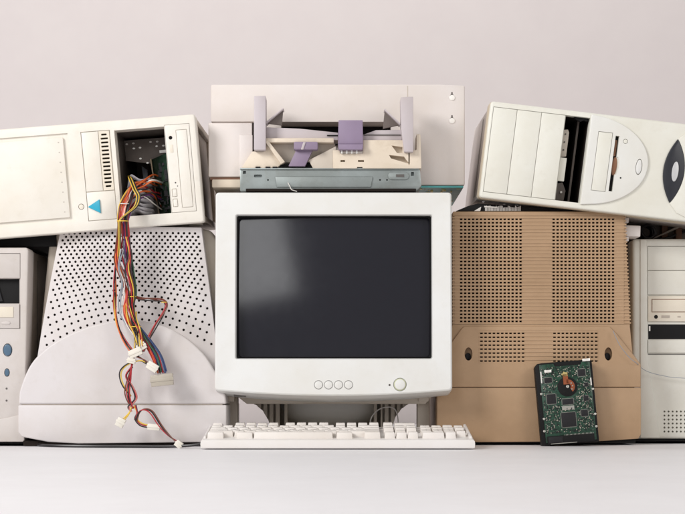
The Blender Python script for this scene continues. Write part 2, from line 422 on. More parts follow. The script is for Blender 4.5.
# ------------------------------------------------------------------ white monitor seen from behind (left)
def white_monitor():
    Y0 = .03
    t = thing('computer_monitor', 'white monitor turned backwards with round vent holes and a domed lower shell', 'monitor', ((125-CX)*K, .2, 0))
    T = TP(Y0); TD = TP(Y0)
    # deep shell behind
    pts = [(44, 236), (52, 227), (196, 225), (209, 228), (216, 240), (219, 300), (224, 440), (24, 440), (34, 340)]
    MB(T).prism(pts, .045, .36).build('screen_housing', BEIGE, t, bevel=.006, seg=3)
    # perforated upper shell
    def edgeL(y): return 60-(y-227)*.2
    def edgeR(y): return 200.5+(y-226)*.135
    rows = [227, 231.2]
    y = 231.2; st = 3.45
    i = 0
    while y < 318:
        y += st; rows.append(y); i += 1
        if i > 13: st = min(st+.42, 6.4)
    nr = len(rows)-1
    ncol = 52
    def pos(i, j, d=0.0):
        yy = rows[j]
        u = i/ncol
        arc = max(0, (yy-250)/68)**1.3
        xl = edgeL(yy+arc*22); xr = edgeR(yy+arc*22)
        x = xl+(xr-xl)*u
        y = yy+arc*25*((x-129)/82)**2
        dd = d+.010*(2*u-1)**2
        return (x, dd, y)
    b = MB(T); vcount = {}
    def vid(p):
        return p
    r_h = 1.32
    for j in range(nr):
        for i in range(ncol):
            c00, c10, c11, c01 = pos(i, j), pos(i+1, j), pos(i+1, j+1), pos(i, j+1)
            hole = (i+j) % 2 == 0 and 1 <= i < ncol-1 and 1 <= j
            if not hole:
                b.add([c00, c10, c11, c01], [(0, 1, 2, 3)]); continue
            cx = sum(p[0] for p in (c00, c10, c11, c01))/4; cy = sum(p[2] for p in (c00, c10, c11, c01))/4; cd = sum(p[1] for p in (c00, c10, c11, c01))/4
            mid = lambda a, c: tuple((a[k]+c[k])/2 for k in range(3))
            sq = [c00, mid(c00, c10), c10, mid(c10, c11), c11, mid(c11, c01), c01, mid(c01, c00)]
            # octagon in the same angular order
            an = [-135, -90, -45, 0, 45, 90, 135, 180]
            oc = [(cx+r_h*math.cos(R(a)), cd, cy+r_h*math.sin(R(a))) for a in an]
            ob = [(x, d+.0035, y) for x, d, y in oc]
            b.add(sq+oc+ob, [(k, (k+1) % 8, 8+(k+1) % 8, 8+k) for k in range(8)]+[(8+k, 8+(k+1) % 8, 16+(k+1) % 8, 16+k) for k in range(8)])
            b.add(ob, [tuple(range(8))], 1)
    # skirt: outer edges folded back
    L_ = [pos(0, j) for j in range(nr+1)]; R_ = [pos(ncol, j) for j in range(nr+1)]; Tt = [pos(i, 0) for i in range(ncol+1)]; Bt = [pos(i, nr) for i in range(ncol+1)]
    for seq in (L_, R_, Tt):
        for a, c in zip(seq[:-1], seq[1:]): b.add([a, c, (c[0], .06, c[2]), (a[0], .06, a[2])], [(0, 1, 2, 3)])
    # plain zone under the vents down to the table
    for a, c in zip(Bt[:-1], Bt[1:]): b.add([a, c, (c[0], c[1], 440), (a[0], a[1], 440)], [(0, 1, 2, 3)])
    for a in (Bt[0], Bt[-1]): b.add([a, (a[0], a[1], 440), (a[0], .06, 440), (a[0], .06, a[2])], [(0, 1, 2, 3)])
    me = b.build('vented_shell', [PINKW, DARK], t, ang=30)
    # domed lower shell
    arc = cr([(20.5, 404, 0), (22.5, 388, 0), (33, 364, 0), (50, 347, 0), (72, 334, 0), (97, 325, 0), (127, 320, 0), (157, 324, 0), (182, 335, 0), (203, 353, 0), (217, 374, 0), (225, 392, 0), (227, 404, 0)], 5)
    arc = [(p.x, p.y) for p in arc]
    MB(TD).prism(arc+[(227, 404.0), (20.5, 404.0)][0:0], -.016, .30).build('dome_shell', PINKW, t, bevel=.011, seg=7, wn=True, ang=40)
    MB(TD).box(24, 223, 404, 405, -.012, .2).build('seam', BEIGE, t)
    low = [(20.2, 404.9), (227.2, 404.9), (227.2, 438), (225, 441.5), (80, 443), (50, 441.5), (24, 436.5), (20.2, 432)]
    MB(TD).prism(low, -.0165, .30).build('foot_skirt', PINKW, t, bevel=.0022, seg=3, ang=40)
    MB(TD).box(24, 222, 440.5, 445.5, -.006, .28).build('foot', DARK, t)  # full-width foot, coloured dark to stand in for shade under the skirt
white_monitor()

# ------------------------------------------------------------------ brown monitor seen from behind (right)
def relief(b, xs, ys, dep):
    nx, ny = len(xs)-1, len(ys)-1
    for j in range(ny):
        for i in range(nx):
            d, mi = dep(i, j)
            b.add([(xs[i], d, ys[j]), (xs[i+1], d, ys[j]), (xs[i+1], d, ys[j+1]), (xs[i], d, ys[j+1])], [(0, 1, 2, 3)], mi)
            if i+1 < nx:
                d2 = dep(i+1, j)[0]
                if abs(d-d2) > 1e-6: b.add([(xs[i+1], d, ys[j]), (xs[i+1], d2, ys[j]), (xs[i+1], d2, ys[j+1]), (xs[i+1], d, ys[j+1])], [(0, 1, 2, 3)], 0)
            if j+1 < ny:
                d2 = dep(i, j+1)[0]
                if abs(d-d2) > 1e-6: b.add([(xs[i], d, ys[j+1]), (xs[i], d2, ys[j+1]), (xs[i+1], d2, ys[j+1]), (xs[i+1], d, ys[j+1])], [(0, 1, 2, 3)], 0)

def brown_monitor():
    Y0 = .07
    t = thing('tan_monitor', 'tan brown monitor turned backwards with two slotted vent grilles and screw recesses', 'monitor', ((538-CX)*K, .25, 0))
    T = TP(Y0)
    def grille(x0, x1, y0, y1, lb, rb, pc, pr, hw, hh):
        xs = [x0]
        for a, n in ((lb, 0), (rb, 0)):
            x = a[0]
            while x < a[1]-.1:
                xs += [x, x+hw]; x += pc
        xs.append(x1)
        xs = sorted(set(round(x, 3) for x in xs))
        # groove run between blocks
        ys = [y0]; y = y0+2.2
        while y+hh < y1-1: ys += [y, y+hh]; y += pr
        ys.append(y1)
        def dep(i, j):
            if j % 2 == 0: return 0, 0
            xm = (xs[i]+xs[i+1])/2
            inL = lb[0] <= xm <= lb[1]; inR = rb[0] <= xm <= rb[1]
            if inL or inR:
                if xs[i+1]-xs[i] < hw+.05 and xs[i+1]-xs[i] > hw-.05: return .007, 1
                return .0003, 0
            if lb[1] < xm < rb[0]: return .0009, 0
            return .0007, 0
        b = MB(T); relief(b, xs, ys, dep)
        return b
    # upper vent block : faceplate relief, folded sides with the slat grooves running round the corner
    gx0, gx1, gy0, gy1 = 454.5, 624, 216.2, 324
    b = grille(gx0, gx1, gy0, gy1, (460, 523), (552.5, 616), 3.96, 3.52, 2.5, 1.75)
    b.build('vent_grille', [TAN, DARK], t, ang=30)
    side = MB(T)
    side.prism([(453, 211.5), (625, 211.5), (625.6, 216.1), (452.6, 216.1)], 0, .33)
    side.prism([(452.6, 324.1), (629.8, 324.1), (632.5, 352), (632.5, 437), (446, 437), (446, 352)], 0, .33)
    side.prism([(452.6, 216.3), (625.3, 216.3), (629.8, 323.9), (452.6, 323.9)], .0075, .33)
    cut = None
    cut = MB(T).box(478.2, 597.8, 330.4, 363.6, -.03, .010)
    for cx in (468.3, 608): cut.cyl(cx, 354, 3.9, -.03, .009, ry=6.6, n=24)
    shell = side.build('rear_shell', TAN, t, bevel=.0012, cuts=cut)
    b = MB(T)
    y = gy0; k = 0; b2 = MB(T)
    while y < gy1-1:
        xr = 624.6+(y-212)*.047; 
        h = min(3.52-1.75, gy1-y)
        b.prism([(gx1-.02, y+.45), (xr+1.2, y+.45), (xr+1.3, y+h+.0), (gx1-.02, y+h+.0)], -.0002, .02)
        b2.box(452.4, gx0+.02, y+.45, y+h, -.0002, .02)
        b.prism([(gx1-.02, y+h), (xr+.3, y+h), (xr+.3, y+3.52+.45), (gx1-.02, y+3.52+.45)], .0014, .02)
        b2.box(452.9, gx0+.02, y+h, min(y+3.97, gy1), .0014, .02)
        y += 3.52
    b.build('corner_slats', TAN, t); b2.build('corner_slats', TAN, t)
    # protruding lower casing with sloping shoulders, split by a seam
    lo = [(464, 326.2), (609, 326.2), (616, 333), (640.5, 364), (640.5, 387.2), (437, 387.2), (437, 362), (461, 329)]
    cut = MB(T)
    for cx in (468.3, 608): cut.cyl(cx, 354, 3.9, -.03, .016, ry=6.6, n=24)
    cut.box(478.2, 597.8, 330.4, 363.6, -.03, .010)
    MB(T).prism(lo, -.004, .33).build('middle_shell', TAN, t, bevel=.0022, seg=3, cuts=cut)
    b = grille(478.2, 597.8, 330.4, 363.6, (480, 523.5), (553, 597), 4.15, 3.95, 2.7, 1.5)
    b.v = [v+Vector((0, -.0036, 0)) for v in b.v]
    b.build('lower_grille', [TAN, DARK], t, ang=30)
    for cx in (468.3, 608):
        MB(T).cyl(cx, 356.4, 2.9, .0055, .0095, ry=3.6, n=18).build('screw', CHIP, t, bevel=.0008)  # dark disc set low, standing in for shade inside the recess
    lw = [(437, 387.7), (640.5, 387.7), (640.5, 434), (638, 438.5), (600, 441), (478, 442), (450, 440.5), (437, 438)]
    MB(T).prism(lw, -.0045, .33).build('lower_shell', TAN, t, bevel=.0012, seg=2)
    MB(T).box(445, 634, 387.1, 387.8, -.0022, .3).build('seam', DARK, t)
    MB(T).box(442, 636, 436, 443.3, .004, .31).build('foot', BLACK, t)  # full-width black foot doubles as the shade line beneath the shell
brown_monitor()

# ------------------------------------------------------------------ hard drive leaning on the tan monitor
def hard_drive():
    T0 = TP(.026)
    base = T0(542, 0, 445.3)
    t = thing('hard_drive', 'black hard disk drive with green circuit board showing, leaning against the tan monitor', 'hard drive', (base.x, .026, .0006), rot=(R(-5.2), R(-4.6), R(-1.5)), localframe=True)
    W, H, TH = .0985, .1425, .026
    B = MB(); 
    B.prism([(0, 0), (W, 0), (W, H-.004), (W-.003, H), (.012, H), (.004, H-.001), (0, H-.006)], .0015, TH)
    B.T = TI
    cas = B.build('casing', BLACK, t, bevel=.0012)
    B = MB(); B.prism([(.0075, .004), (W-.004, .004), (W-.004, H-.004), (W-.018, H-.003), (W-.02, H-.008), (.034, H-.008), (.032, H-.003), (.0075, H-.003)], -.0003, .0016)
    pcb = B.build('circuit_board', PCB, t, bevel=.0002)
    def chip(x, z, w, h, hh=.0016, pins=True):
        o = MB().bx(x-w/2, x+w/2, -hh, -.0004, z-h/2, z+h/2).build('chip', CHIP, pcb, bevel=.0002)
        if pins:
            p = MB(); n = int(w/.0012)
            for i in range(n):
                xx = x-w/2+(i+.5)*w/n
                for s_ in (-1, 1): p.bx(xx-.0003, xx+.0003, -.0006, -.0002, z+s_*(h/2+.0006)-.0007, z+s_*(h/2+.0006)+.0007)
            n = int(h/.0012)
            for i in range(n):
                zz = z-h/2+(i+.5)*h/n
                for s_ in (-1, 1): p.bx(x+s_*(w/2+.0006)-.0007, x+s_*(w/2+.0006)+.0007, -.0006, -.0002, zz-.0003, zz+.0003)
            # pin rows
            n_ = p.build('chip_pins', SOLDER, pcb)
    sx = W/66.0; 
    def at(px, py):   # zoomed photograph position of the drive -> board coordinates (tilt removed)
        # corners in photo zoom: TL(25,35) TR(342,28) BR(378,485) BL(68,490)
        v = (py-35)/453; xl = 25+43*v; xr = 342+36*v
        return ((px-xl)/(xr-xl)*W, (1-v)*H)
    for px, py, w, h in ((118, 237, .0155, .0165), (213, 357, .0245, .0245), (299, 327, .0115, .011), (285, 105, .0125, .012), (100, 133, .013, .0085), (308, 247, .0085, .0085), (310, 172, .006, .006), (208, 258, .019, .0095)):
        x, z = at(px, py); chip(x, z, w, h)
    x, z = at(98, 84); MB().bx(x-.006, x+.006, -.003, -.0004, z-.0022, z+.0022).build('label_plug', PALEM, pcb, bevel=.0003)
    x, z = at(310, 34); MB().bx(x-.0065, x+.0065, -.003, -.0004, z-.0035, z+.001).build('label_plug', PALEM, pcb, bevel=.0003)
    x, z = at(336, 158); MB().bx(x-.001, x+.001, -.0015, -.0004, z-.0065, z+.0065).build('marker_strip', PALEM, pcb)
    x, z = at(62, 115); MB().bx(x-.001, x+.001, -.0015, -.0004, z-.010, z+.010).build('marker_strip', PALEM, pcb)
    x, z = at(210, 292); MB().bx(x-.0105, x+.0105, -.001, -.0004, z-.0035, z+.0035).build('solder_pad', SOLDER, pcb)
    # spindle motor with copper flex
    x, z = at(207, 176)
    hub = MB().cyl(x, z, .0170, -.0012, .001, n=40).build('motor_hub', BLACK, t, bevel=.0005)
    MB().cyl(x, z, .0026, -.0022, -.001, n=20).build('hub_axle', SOLDER, hub, bevel=.0003)
    fx = MB(); arc = [(x+.0125*math.cos(R(a)), z+.0125*math.sin(R(a))) for a in range(-50, 106, 12)]; inn = [(x+.0055*math.cos(R(a)), z+.0055*math.sin(R(a))) for a in range(105, -51, -12)]
    fx.prism(arc+inn, -.0018, -.0011); fx.bx(x-.0065, x+.002, -.0018, -.0011, z+.004, z+.022)
    fx.build('copper_flex', COPPER, hub)
    star = [(x-.003+(.0065 if i % 2 else .0042)*math.cos(R(i*36)), z+.0215+(.0052 if i % 2 else .0035)*math.sin(R(i*36))) for i in range(10)]
    MB().prism(star, -.0018, -.0004).build('flex_pad', GOLD, hub)
    for a in (-35, 5, 40): MB().cyl(x+.0085*math.cos(R(a)), z+.0085*math.sin(R(a)), .0012, -.0024, -.0016, n=12).build('solder_dot', SOLDER, hub)
    # hundreds of small surface-mount components
    rs = random.Random(3); sm = MB(); sb = MB(); gp = MB()
    occ = [(at(118, 237), .011), (at(213, 357), .0155), (at(299, 327), .0075), (at(285, 105), .008), (at(100, 133), .0085), (at(207, 176), .0175), (at(208, 258), .0115)]
    c = 0
    while c < 950:
        xx = rs.uniform(.010, W-.006); zz = rs.uniform(.020, H-.009)
        if any(abs(xx-o_[0][0]) < o_[1] and abs(zz-o_[0][1]) < o_[1] for o_ in occ): continue
        w = rs.choice((.0008, .0012, .0016, .0022)); h = rs.choice((.0007, .001, .0014))
        if rs.random() < .5: w, h = h, w
        q = rs.choice((sm, sb, gp) if c % 3 == 0 else (sm, sb, sb, sb))
        q.bx(xx-w/2, xx+w/2, -rs.uniform(.0008, .0013), -.0002, zz-h/2, zz+h/2); c += 1
    sm.build('tiny_capacitors', CONN2, pcb); sb.build('tiny_resistors', CHIP, pcb); gp.build('solder_joints', SOLDER, pcb)
    # edge connector
    cn = MB().bx(.010, W-.008, -.0035, .006, .001, .0150).build('edge_connector', BLACK, t, bevel=.0006)
    MB().bx(.012, .036, -.0040, -.0030, .0030, .0135).build('power_socket', CHIP, cn, bevel=.0004)
    p = MB()
    for i in range(22): p.bx(.040+i*.0023, .0408+i*.0023, -.0041, -.003, .0145, .0165)
    p.build('contact_pins', SOLDER, cn)
    MB().bx(.015, .060, -.0042, -.0034, .0012, .0022).build('metal_lip', SOLDER, cn)
    for px, py in ((62, 205), (78, 343), (80, 410), (358, 200), (372, 337), (374, 405)):
        x, z = at(px, py); x = min(max(x, .004), W-.003)
        MB().cyl(x, z, .0021, -.0015, .003, n=14).build('screw', SOLDER, t, bevel=.0004)
hard_drive()

# ------------------------------------------------------------------ desktop case, upper left
def left_case():
    Y0 = .005; T0 = TP(Y0)
    p = T0(195, 0, 114)
    t = thing('desktop_computer', 'cream computer case with open drive bay spilling wires, lying across the perforated white monitor', 'computer case', tuple(p), rot=(R(3.6), R(-4.6), R(0.6)), localframe=True)
    T = TL(Y0)
    U0 = -300
    b = MB(T).prism(rrect(U0, 0, 0, 108, 3, 4), 0, .035)
    cut = MB(T)
    cut.box(-82, -32, 10, 96.3, -.02, .06)        # open double bay
    cut.box(-31.6, -6.5, 8.6, 96.3, -.02, .012)   # optical drive recess
    cut.box(-115.6, -86.2, 9, 98, -.02, .0028); cut.box(-97.6, -87.4, 9.7, 68.5, -.02, .012)    # vent and badge recess
    cut.box(-272, -128.6, 9, 97, -.02, .0030)
    cut.cyl(-126.6+5.2, 83, 3.0, -.02, .004, n=20)
    bez = b.build('bezel', CREAM, t, bevel=.0035, seg=3, cuts=cut)
    # body behind
    cut = MB(T).box(-83, -32, 9, 97, 0, .30)
    b = MB(T).box(U0+3, -4.5, 2.5, 105.5, .0345, .40)
    b.build('steel_cover', TOWERM, t, bevel=.002, cuts=cut)
    fr = MB(T)
    fr.box(-4.6, -.5, 1.5, 8, .034, .40); fr.box(-4.6, -.5, 100, 106.5, .034, .40); fr.box(-4.6, -.5, 8, 100, .034, .052); fr.box(-4.6, -.5, 8, 100, .34, .40)
    fr.build('side_frame', BEIGE, t, bevel=.0015)
    # drive cage inside the open bay
    c = MB(T); x0, x1, y0, y1, d0, d1 = -82.4, -32.6, 9.6, 96.6, .034, .285; th = .6
    c.box(x0, x1, y0, y0+th, d0, d1); c.box(x0, x1, y1-th, y1, d0, d1); c.box(x0, x0+th, y0+th, y1-th, d0, d1); c.box(x1-th, x1, y0+th, y1-th, d0, d1); c.box(x0+th, x1-th, y0+th, y1-th, d1-.002, d1)
    cage = c.build('drive_cage', DSTEEL, t)
    r = MB(T)
    # shelf plates folded in from the rear, pale discs painting light through punched holes
    c2 = MB(T); c2.prism([(-81.5, 13), (-33.5, 13), (-33.5, 36), (-50, 40), (-81.5, 34)], .12, .125); c2.build('cage_bracket', DSTEEL, cage)
    for u, v in ((-79, 17), (-72, 16.6), (-72, 22), (-65.5, 21.6), (-54, 16.6), (-47, 16.8), (-48, 21.5), (-41, 21.5), (-66, 33), (-59, 38)):
        MB(T).cyl(u, v, 1.35, .1175, .12, ry=.9, n=14).build('hole_light_disc', PALEM, cage)
    MB(T).box(-45.5, -34.5, 26, 29, .116, .12).build('bright_tab', PALEM, cage)
    MB(T).prism([(-71, 36), (-65, 41), (-66, 62), (-69.5, 62)], .20, .206).build('rear_slot_cover', mat('pale_blue_metal', (.6, .65, .75), .35, var=.05), cage)
    # board standing in the bay
    bd = MB(T); bd.add([(-53, .10, 36), (-34, .045, 34), (-33.3, .045, 95.5), (-49.5, .10, 95.5), (-53.6, .10, 36), (-34, .043, 33.6), (-33.3, .043, 95.5), (-50.1, .10, 95.5)],
                       [(0, 1, 2, 3), (4, 5, 6, 7), (0, 1, 5, 4), (1, 2, 6, 5), (2, 3, 7, 6), (3, 0, 4, 7)])
    bo = bd.build('expansion_board', PCBD, t)
    MB(T).prism([(-54.4, 36), (-53.2, 35.5), (-49.4, 95.8), (-50.6, 95.8)], .092, .1).build('board_edge', mat('fibreboard_edge', (.45, .36, .24), .6), bo)
    q = MB(T); rs = random.Random(5)
    for i in range(26):
        v = rs.uniform(44, 92); u = rs.uniform(-46, -36); d = .10-(u+51)/17*.055
        w = rs.uniform(.6, 2.2); h = rs.uniform(.6, 3); q.box(u-w, u+w, v-h, v+h, d-.008, d)
    q.build('board_components', CHIP, bo)
    # crumpled grey ribbon cables
    for k in range(9):
        rb = MB(T); v0 = 58+k*4.2; a = rs.uniform(-3, 3)
        pts = [(-81+rs.uniform(0, 4), .035+rs.uniform(0, .03), v0+9+a), (-72, .028+.02*rs.random(), v0+rs.uniform(-3, 3)), (-63, .04, v0+rs.uniform(-5, 3)), (-54, .05+.02*rs.random(), v0+rs.uniform(-3, 5))]
        P = cr(pts, 6); w = 4.6
        up = [(p_.x, p_.y, p_.z-w/2) for p_ in P]; dn = [(p_.x+1.5, p_.y+.012, p_.z+w/2) for p_ in P]
        n = len(P); rb.add(up+dn, [(i, i+1, n+i+1, n+i) for i in range(n-1)])
        o = rb.build('ribbon_cable', RIBBON, t, ang=60)
        so = o.modifiers.new('thick', 'SOLIDIFY'); so.thickness = .0012
    # optical drive
    od = MB(T).box(-31.3, -6.8, 8.9, 96, -.0006, .10); 
    cut = MB(T); cut.prism(rrect(-20.8, -9.4, 14.2, 92, .8, 2), -.01, .0012); cut.cyl(-26.4, 21.6, 1.9, -.01, .012, n=18)
    for v in (76.5, 86.5): cut.prism(rrect(-29.6, -24.4, v-4.2, v+4.2, .8, 3), -.01, .001)
    o = od.build('optical_drive', CREAM, t, bevel=.0006, cuts=cut)
    MB(T).prism(rrect(-20.3, -9.9, 14.7, 91.5, .6, 2), -.0012, .004).build('disc_tray', CREAM, o, bevel=.0005)
    MB(T).cyl(-26.4, 21.6, 1.7, .002, .006, n=18).build('headphone_jack', BLACK, o)
    MB(T).prism(rrect(-28, -24.6, 28.5, 36.5, .6, 3), -.0011, .002).build('volume_wheel', CREAM2, o, bevel=.0004)
    for v in (76.5, 86.5): MB(T).prism(rrect(-29, -25, v-3.6, v+3.6, .7, 3), -.0014, .003).build('button', CREAM, o, bevel=.0005)
    MB(T).cyl(-25.3, 66.5, .8, -.0009, .002, n=10).build('indicator_light', DGREY, o)
    MB(T).cyl(-23.5, 70, .5, -.0009, .002, n=10).build('eject_hole', BLACK, o)
    # blank, vent strip, badge plate
    MB(T).box(-115, -98.3, 9.6, 68.6, .0003, .004).build('bay_blank', CREAM, t, bevel=.0005)
    cut = MB(T)
    for i in range(14):
        v = 13.2+i*3.95; w = 3.7-(.9 if i in (0, 13) else 0)
        cut.prism(rrect(-92.5-w, -92.5+w, v-.95, v+.95, .6, 2), -.01, .012)
    g_ = MB(T).box(-97.7, -87.2, 9.6, 68.6, .0000, .009).build('vent_strip', CREAM2, t, cuts=cut)
    MB(T).box(-97.5, -87.5, 10, 68, .0092, .0100).build('vent_backing', DARK, g_)
    MB(T).box(-115, -86.8, 69.3, 97.4, .0002, .004).build('badge_plate', CREAM, t, bevel=.0006)
    b = MB(T).prism([(-114.8, 83.8), (-102.4, 77), (-102.4, 91)], -.0028, .002); b.build('triangle_badge', BLUE, t, bevel=.0012, seg=3)
    MB(T).cyl(-126.6+5.2, 83, 2.5, -.0005, .004, n=20).build('indicator_light', CREAM2, t, bevel=.0004)
    # large service door with small moulded dots
    b = MB(T).prism(rrect(-268, -133.4, 13, 92.6, 1, 3), -.0012, .004); dr = b.build('service_door', CREAM, t, bevel=.0009)
    dots = MB(T)
    for i in range(8): dots.cyl(-138.3+.0*i, 17.6+i*9.9, .75, -.0016, -.001, ry=.55, n=10)
    dots.build('moulded_dots', mat('dot_grey_plastic', (.5, .46, .42), .5), dr)
    # little feet beneath
    for u in (-12, -200): MB(T).box(u-7, u+7, 105.6, 108.6, .06, .09).build('foot', BEIGE, t, bevel=.001)
left_case()

# ------------------------------------------------------------------ wire harness hanging out of the open bay
def harness():
    t = thing('cable_harness', 'bundle of coloured power wires with white plugs, hanging from the open drive bay', 'cables', ((128-CX)*K, -.02, 0))
    T = TP(0)
    rs = random.Random(11)
    main = [(147, .09, 172), (139, .05, 178), (131, .01, 188), (126, -.016, 205), (124.5, -.022, 218), (125, -.018, 232), (124, -.012, 248), (125, -.010, 264), (130, -.010, 280), (133, -.012, 296), (131, -.014, 310), (136, -.018, 325), (148, -.022, 340), (158, -.024, 356), (164, -.024, 372)]
    names = ['orange', 'red', 'orange', 'brown', 'orange', 'pink', 'yellow', 'white', 'red', 'grey', 'blue', 'red', 'grey', 'blue', 'purple', 'red', 'black', 'green', 'blue', 'black', 'red', 'black', 'brown', 'black']
    spread = [2, 5, 6.5, 7, 7, 8, 10.5, 12, 9.5, 7.6, 8, 8, 8.6, 10, 11]
    n = len(names)
    for k, nm in enumerate(names):
        ph = 2*math.pi*k/n; rad = .35+.65*((k*7) % n)/n
        pts = []
        for i, (x, d, y) in enumerate(main):
            a = ph+i*.28+rs.uniform(-.3, .3)
            # order wires by colour across the bundle like the photo: orange left, black right
            off = math.cos(a)*rad*.55+((k/n)-.5)*.9*(1 if 2 < i < 12 else .5)
            pts.append((x+off*spread[i]+rs.uniform(-.5, .5), d-.0045*math.sin(a)*rad, y+rs.uniform(-1.6, 1.6)))
        stop = len(pts)
        MB(T).tube(pts[:stop], .00128, n=7, smooth=5).build('wire', WIRE[nm], t, ang=60)
    # thick orange group seen inside the bay
    for k in range(4):
        j = lambda a: rs.uniform(-a, a)
        pts = [(158+j(2), .10, 171+k*4+j(2)), (150+j(2), .05+j(.02), 172+k*4+j(3)), (140+k, .03+j(.01), 179+k*2+j(3)), (131+k*1.3, .004, 190+j(2)), (127+k*1.2, -.014, 207), (124+k, -.020, 222)]
        MB(T).tube(pts, .0015, n=7).build('wire', WIRE[('orange', 'white', 'orange', 'black')[k]], t, ang=60)
    for k in range(4):
        pts = [(158, .10, 188+k*2), (150, .07, 187+k*1.6), (141+k, .04, 192), (134+k*.5, .0, 203), (129+k*.8, -.018, 216), (127+k*.6, -.018, 228), (127+k, -.014, 240)]
        MB(T).tube(pts, .0013, n=7).build('wire', WIRE[('red', 'black', 'red', 'purple')[k]], t, ang=60)
    for k in range(7):
        j = lambda a: rs.uniform(-a, a)
        pts = [(152+j(4), .09+j(.02), 182+k*3+j(4)), (143+k*1.1+j(2.5), .05+j(.02), 179+k*2.4+j(4)), (134+k+j(1), .012+j(.006), 182+k*2.2+j(2)), (128.5+k*.5, -.006, 194+k), (125+k*.6, -.018, 207), (122+k*.7, -.024, 221)]
        MB(T).tube(pts, .0014, n=7).build('wire', WIRE[('orange', 'red', 'pink', 'orange', 'white', 'orange', 'black')[k]], t, ang=60)
    # loose yellow/black loop in front of the bay
    for k, nm in enumerate(('yellow', 'black', 'yellow', 'black')):
        o_ = k*1.3
        pts = [(124+o_*.4, .05, 172), (128+o_, .012, 178), (134+o_, -.012, 190), (138+o_, -.018, 198), (136+o_*.8, -.022, 208), (128+o_*.5, -.026, 216), (122+o_*.4, -.028, 222), (120.5+o_*.5, -.022, 232), (120+o_*.5, -.016, 246), (119+o_*.5, -.012, 258)]
        MB(T).tube(pts, .001, n=7).build('wire', WIRE[nm], t, ang=60)
    pts = [(156, .08, 204), (150, .05, 200), (143, .03, 195), (137, .02, 196), (132, .02, 203)]
    MB(T).tube(pts, .0011, n=7).build('wire', WIRE['white'], t, ang=60)
    def branch(cols, pts, sp=1.1, r=.0011, d0=0):
        sp *= 1.35
        for k, nm in enumerate(cols):
            ph = rs.uniform(0, 6)
            q = []
            for i, (x, d, y) in enumerate(pts):
                a = (k-(len(cols)-1)/2)*sp
                dx, dy = (pts[min(i+1, len(pts)-1)][0]-pts[max(0, i-1)][0]), (pts[min(i+1, len(pts)-1)][2]-pts[max(0, i-1)][2])
                l = math.hypot(dx, dy) or 1; tw = math.cos(ph*.3+i*.8)
                q.append((x-dy/l*a*tw+rs.uniform(-.25, .25), d-.0012*math.sin(i*.8+k*1.6)-.0006*k, y+dx/l*a*tw+rs.uniform(-.25, .25)))
            MB(T).tube(q, r, n=7, smooth=6).build('wire', WIRE[nm], t, ang=60)
    branch(('red', 'black', 'orange'), [(121, -.012, 246), (117, -.008, 262), (115.5, -.005, 280), (115.5, -.004, 292), (115, -.004, 306), (117, -.006, 322), (123, -.010, 337), (131, -.020, 348), (137, -.028, 354)])
    branch(('yellow', 'black'), [(115.5, -.004, 292), (115.5, -.004, 305), (117.5, -.006, 322), (123, -.010, 337), (131, -.020, 348), (137, -.028, 354)])
    branch(('black', 'brown', 'red', 'brown'), [(131, -.010, 294), (140, -.012, 298), (152, -.010, 299), (163, -.010, 301), (166.5, -.010, 305), (163, -.012, 314), (156, -.016, 326), (150, -.022, 340), (146, -.028, 352)], sp=1.0)
    branch(('yellow', 'black', 'brown'), [(136, -.014, 312), (136.5, -.018, 330), (137, -.026, 350)], sp=1.2)
    branch(('black', 'yellow'), [(150, -.030, 364), (142, -.028, 361), (129, -.026, 365), (122.5, -.024, 373), (125, -.024, 385), (133, -.024, 396)], sp=1.0)
    branch(('brown', 'red', 'black', 'red'), [(135, -.028, 358), (133.5, -.026, 368), (131, -.024, 380), (129.5, -.024, 392), (132, -.024, 402), (136, -.024, 408)], sp=1.2)
    branch(('black', 'red', 'pink'), [(134, -.023, 366), (128, -.024, 376), (134, -.026, 387), (138, -.024, 398), (131, -.024, 407), (134, -.024, 411)], sp=.9)
    branch(('yellow', 'yellow'), [(134, -.024, 407), (131, -.024, 413), (126, -.025, 419)], sp=1.2)
    branch(('black', 'red', 'yellow'), [(137, -.024, 405), (139, -.024, 412), (138, -.026, 418), (143, -.026, 424), (152, -.027, 426)], sp=1.1)
    branch(('red', 'black', 'brown'), [(138, -.026, 420), (141, -.026, 412), (147, -.028, 409), (154, -.030, 412), (163, -.034, 425), (172, -.040, 435), (180, -.046, 441)], sp=1.1)
    branch(('yellow', 'black', 'black', 'yellow', 'red'), [(133, -.016, 292), (131, -.018, 305), (134, -.022, 320), (139, -.026, 333), (141, -.030, 347)], sp=1.5)
    branch(('black', 'red', 'yellow', 'black'), [(128, -.018, 238), (131, -.020, 255), (129, -.020, 270), (134, -.020, 290), (136, -.020, 312), (143, -.026, 330), (146, -.030, 346)], sp=1.9)
    branch(('grey', 'grey', 'white'), [(123, -.016, 250), (120, -.016, 268), (124, -.016, 285), (122, -.014, 300), (123, -.014, 314), (130, -.018, 326), (137, -.022, 334)], sp=1.6)
    branch(('black', 'brown'), [(139, -.030, 356), (147, -.030, 360), (151, -.032, 364)], sp=1.5)
    # plugs
    def plug(x, y, w, h, d, rot, m_=CONN, nm='plug', pins=0):
        c, s = math.cos(R(rot)), math.sin(R(rot))
        def TT(u, dd, v): return T(x+u*c-v*s, d+dd, y+u*s+v*c)
        b = MB(TT).box(-w/2, w/2, -h/2, h/2, -.005, .005)
        cut = MB(TT)
        for i in range(pins):
            u = -w/2+(i+.5)*w/pins; cut.box(u-w/pins*.28, u+w/pins*.28, h*.12, h/2+1, -.0032, .0032)
        o = b.build(nm, m_, t, bevel=.0006, cuts=cut if pins else None)
        q = MB(TT).box(-w/2-.6, w/2+.6, -h*.18, h*.12, -.0058, -.004); q.build('latch', m_, o, bevel=.0004)
    plug(138, 353, 13, 8, -.030, -24, pins=4)
    plug(144, 347, 9, 7, -.026, -32, pins=3)
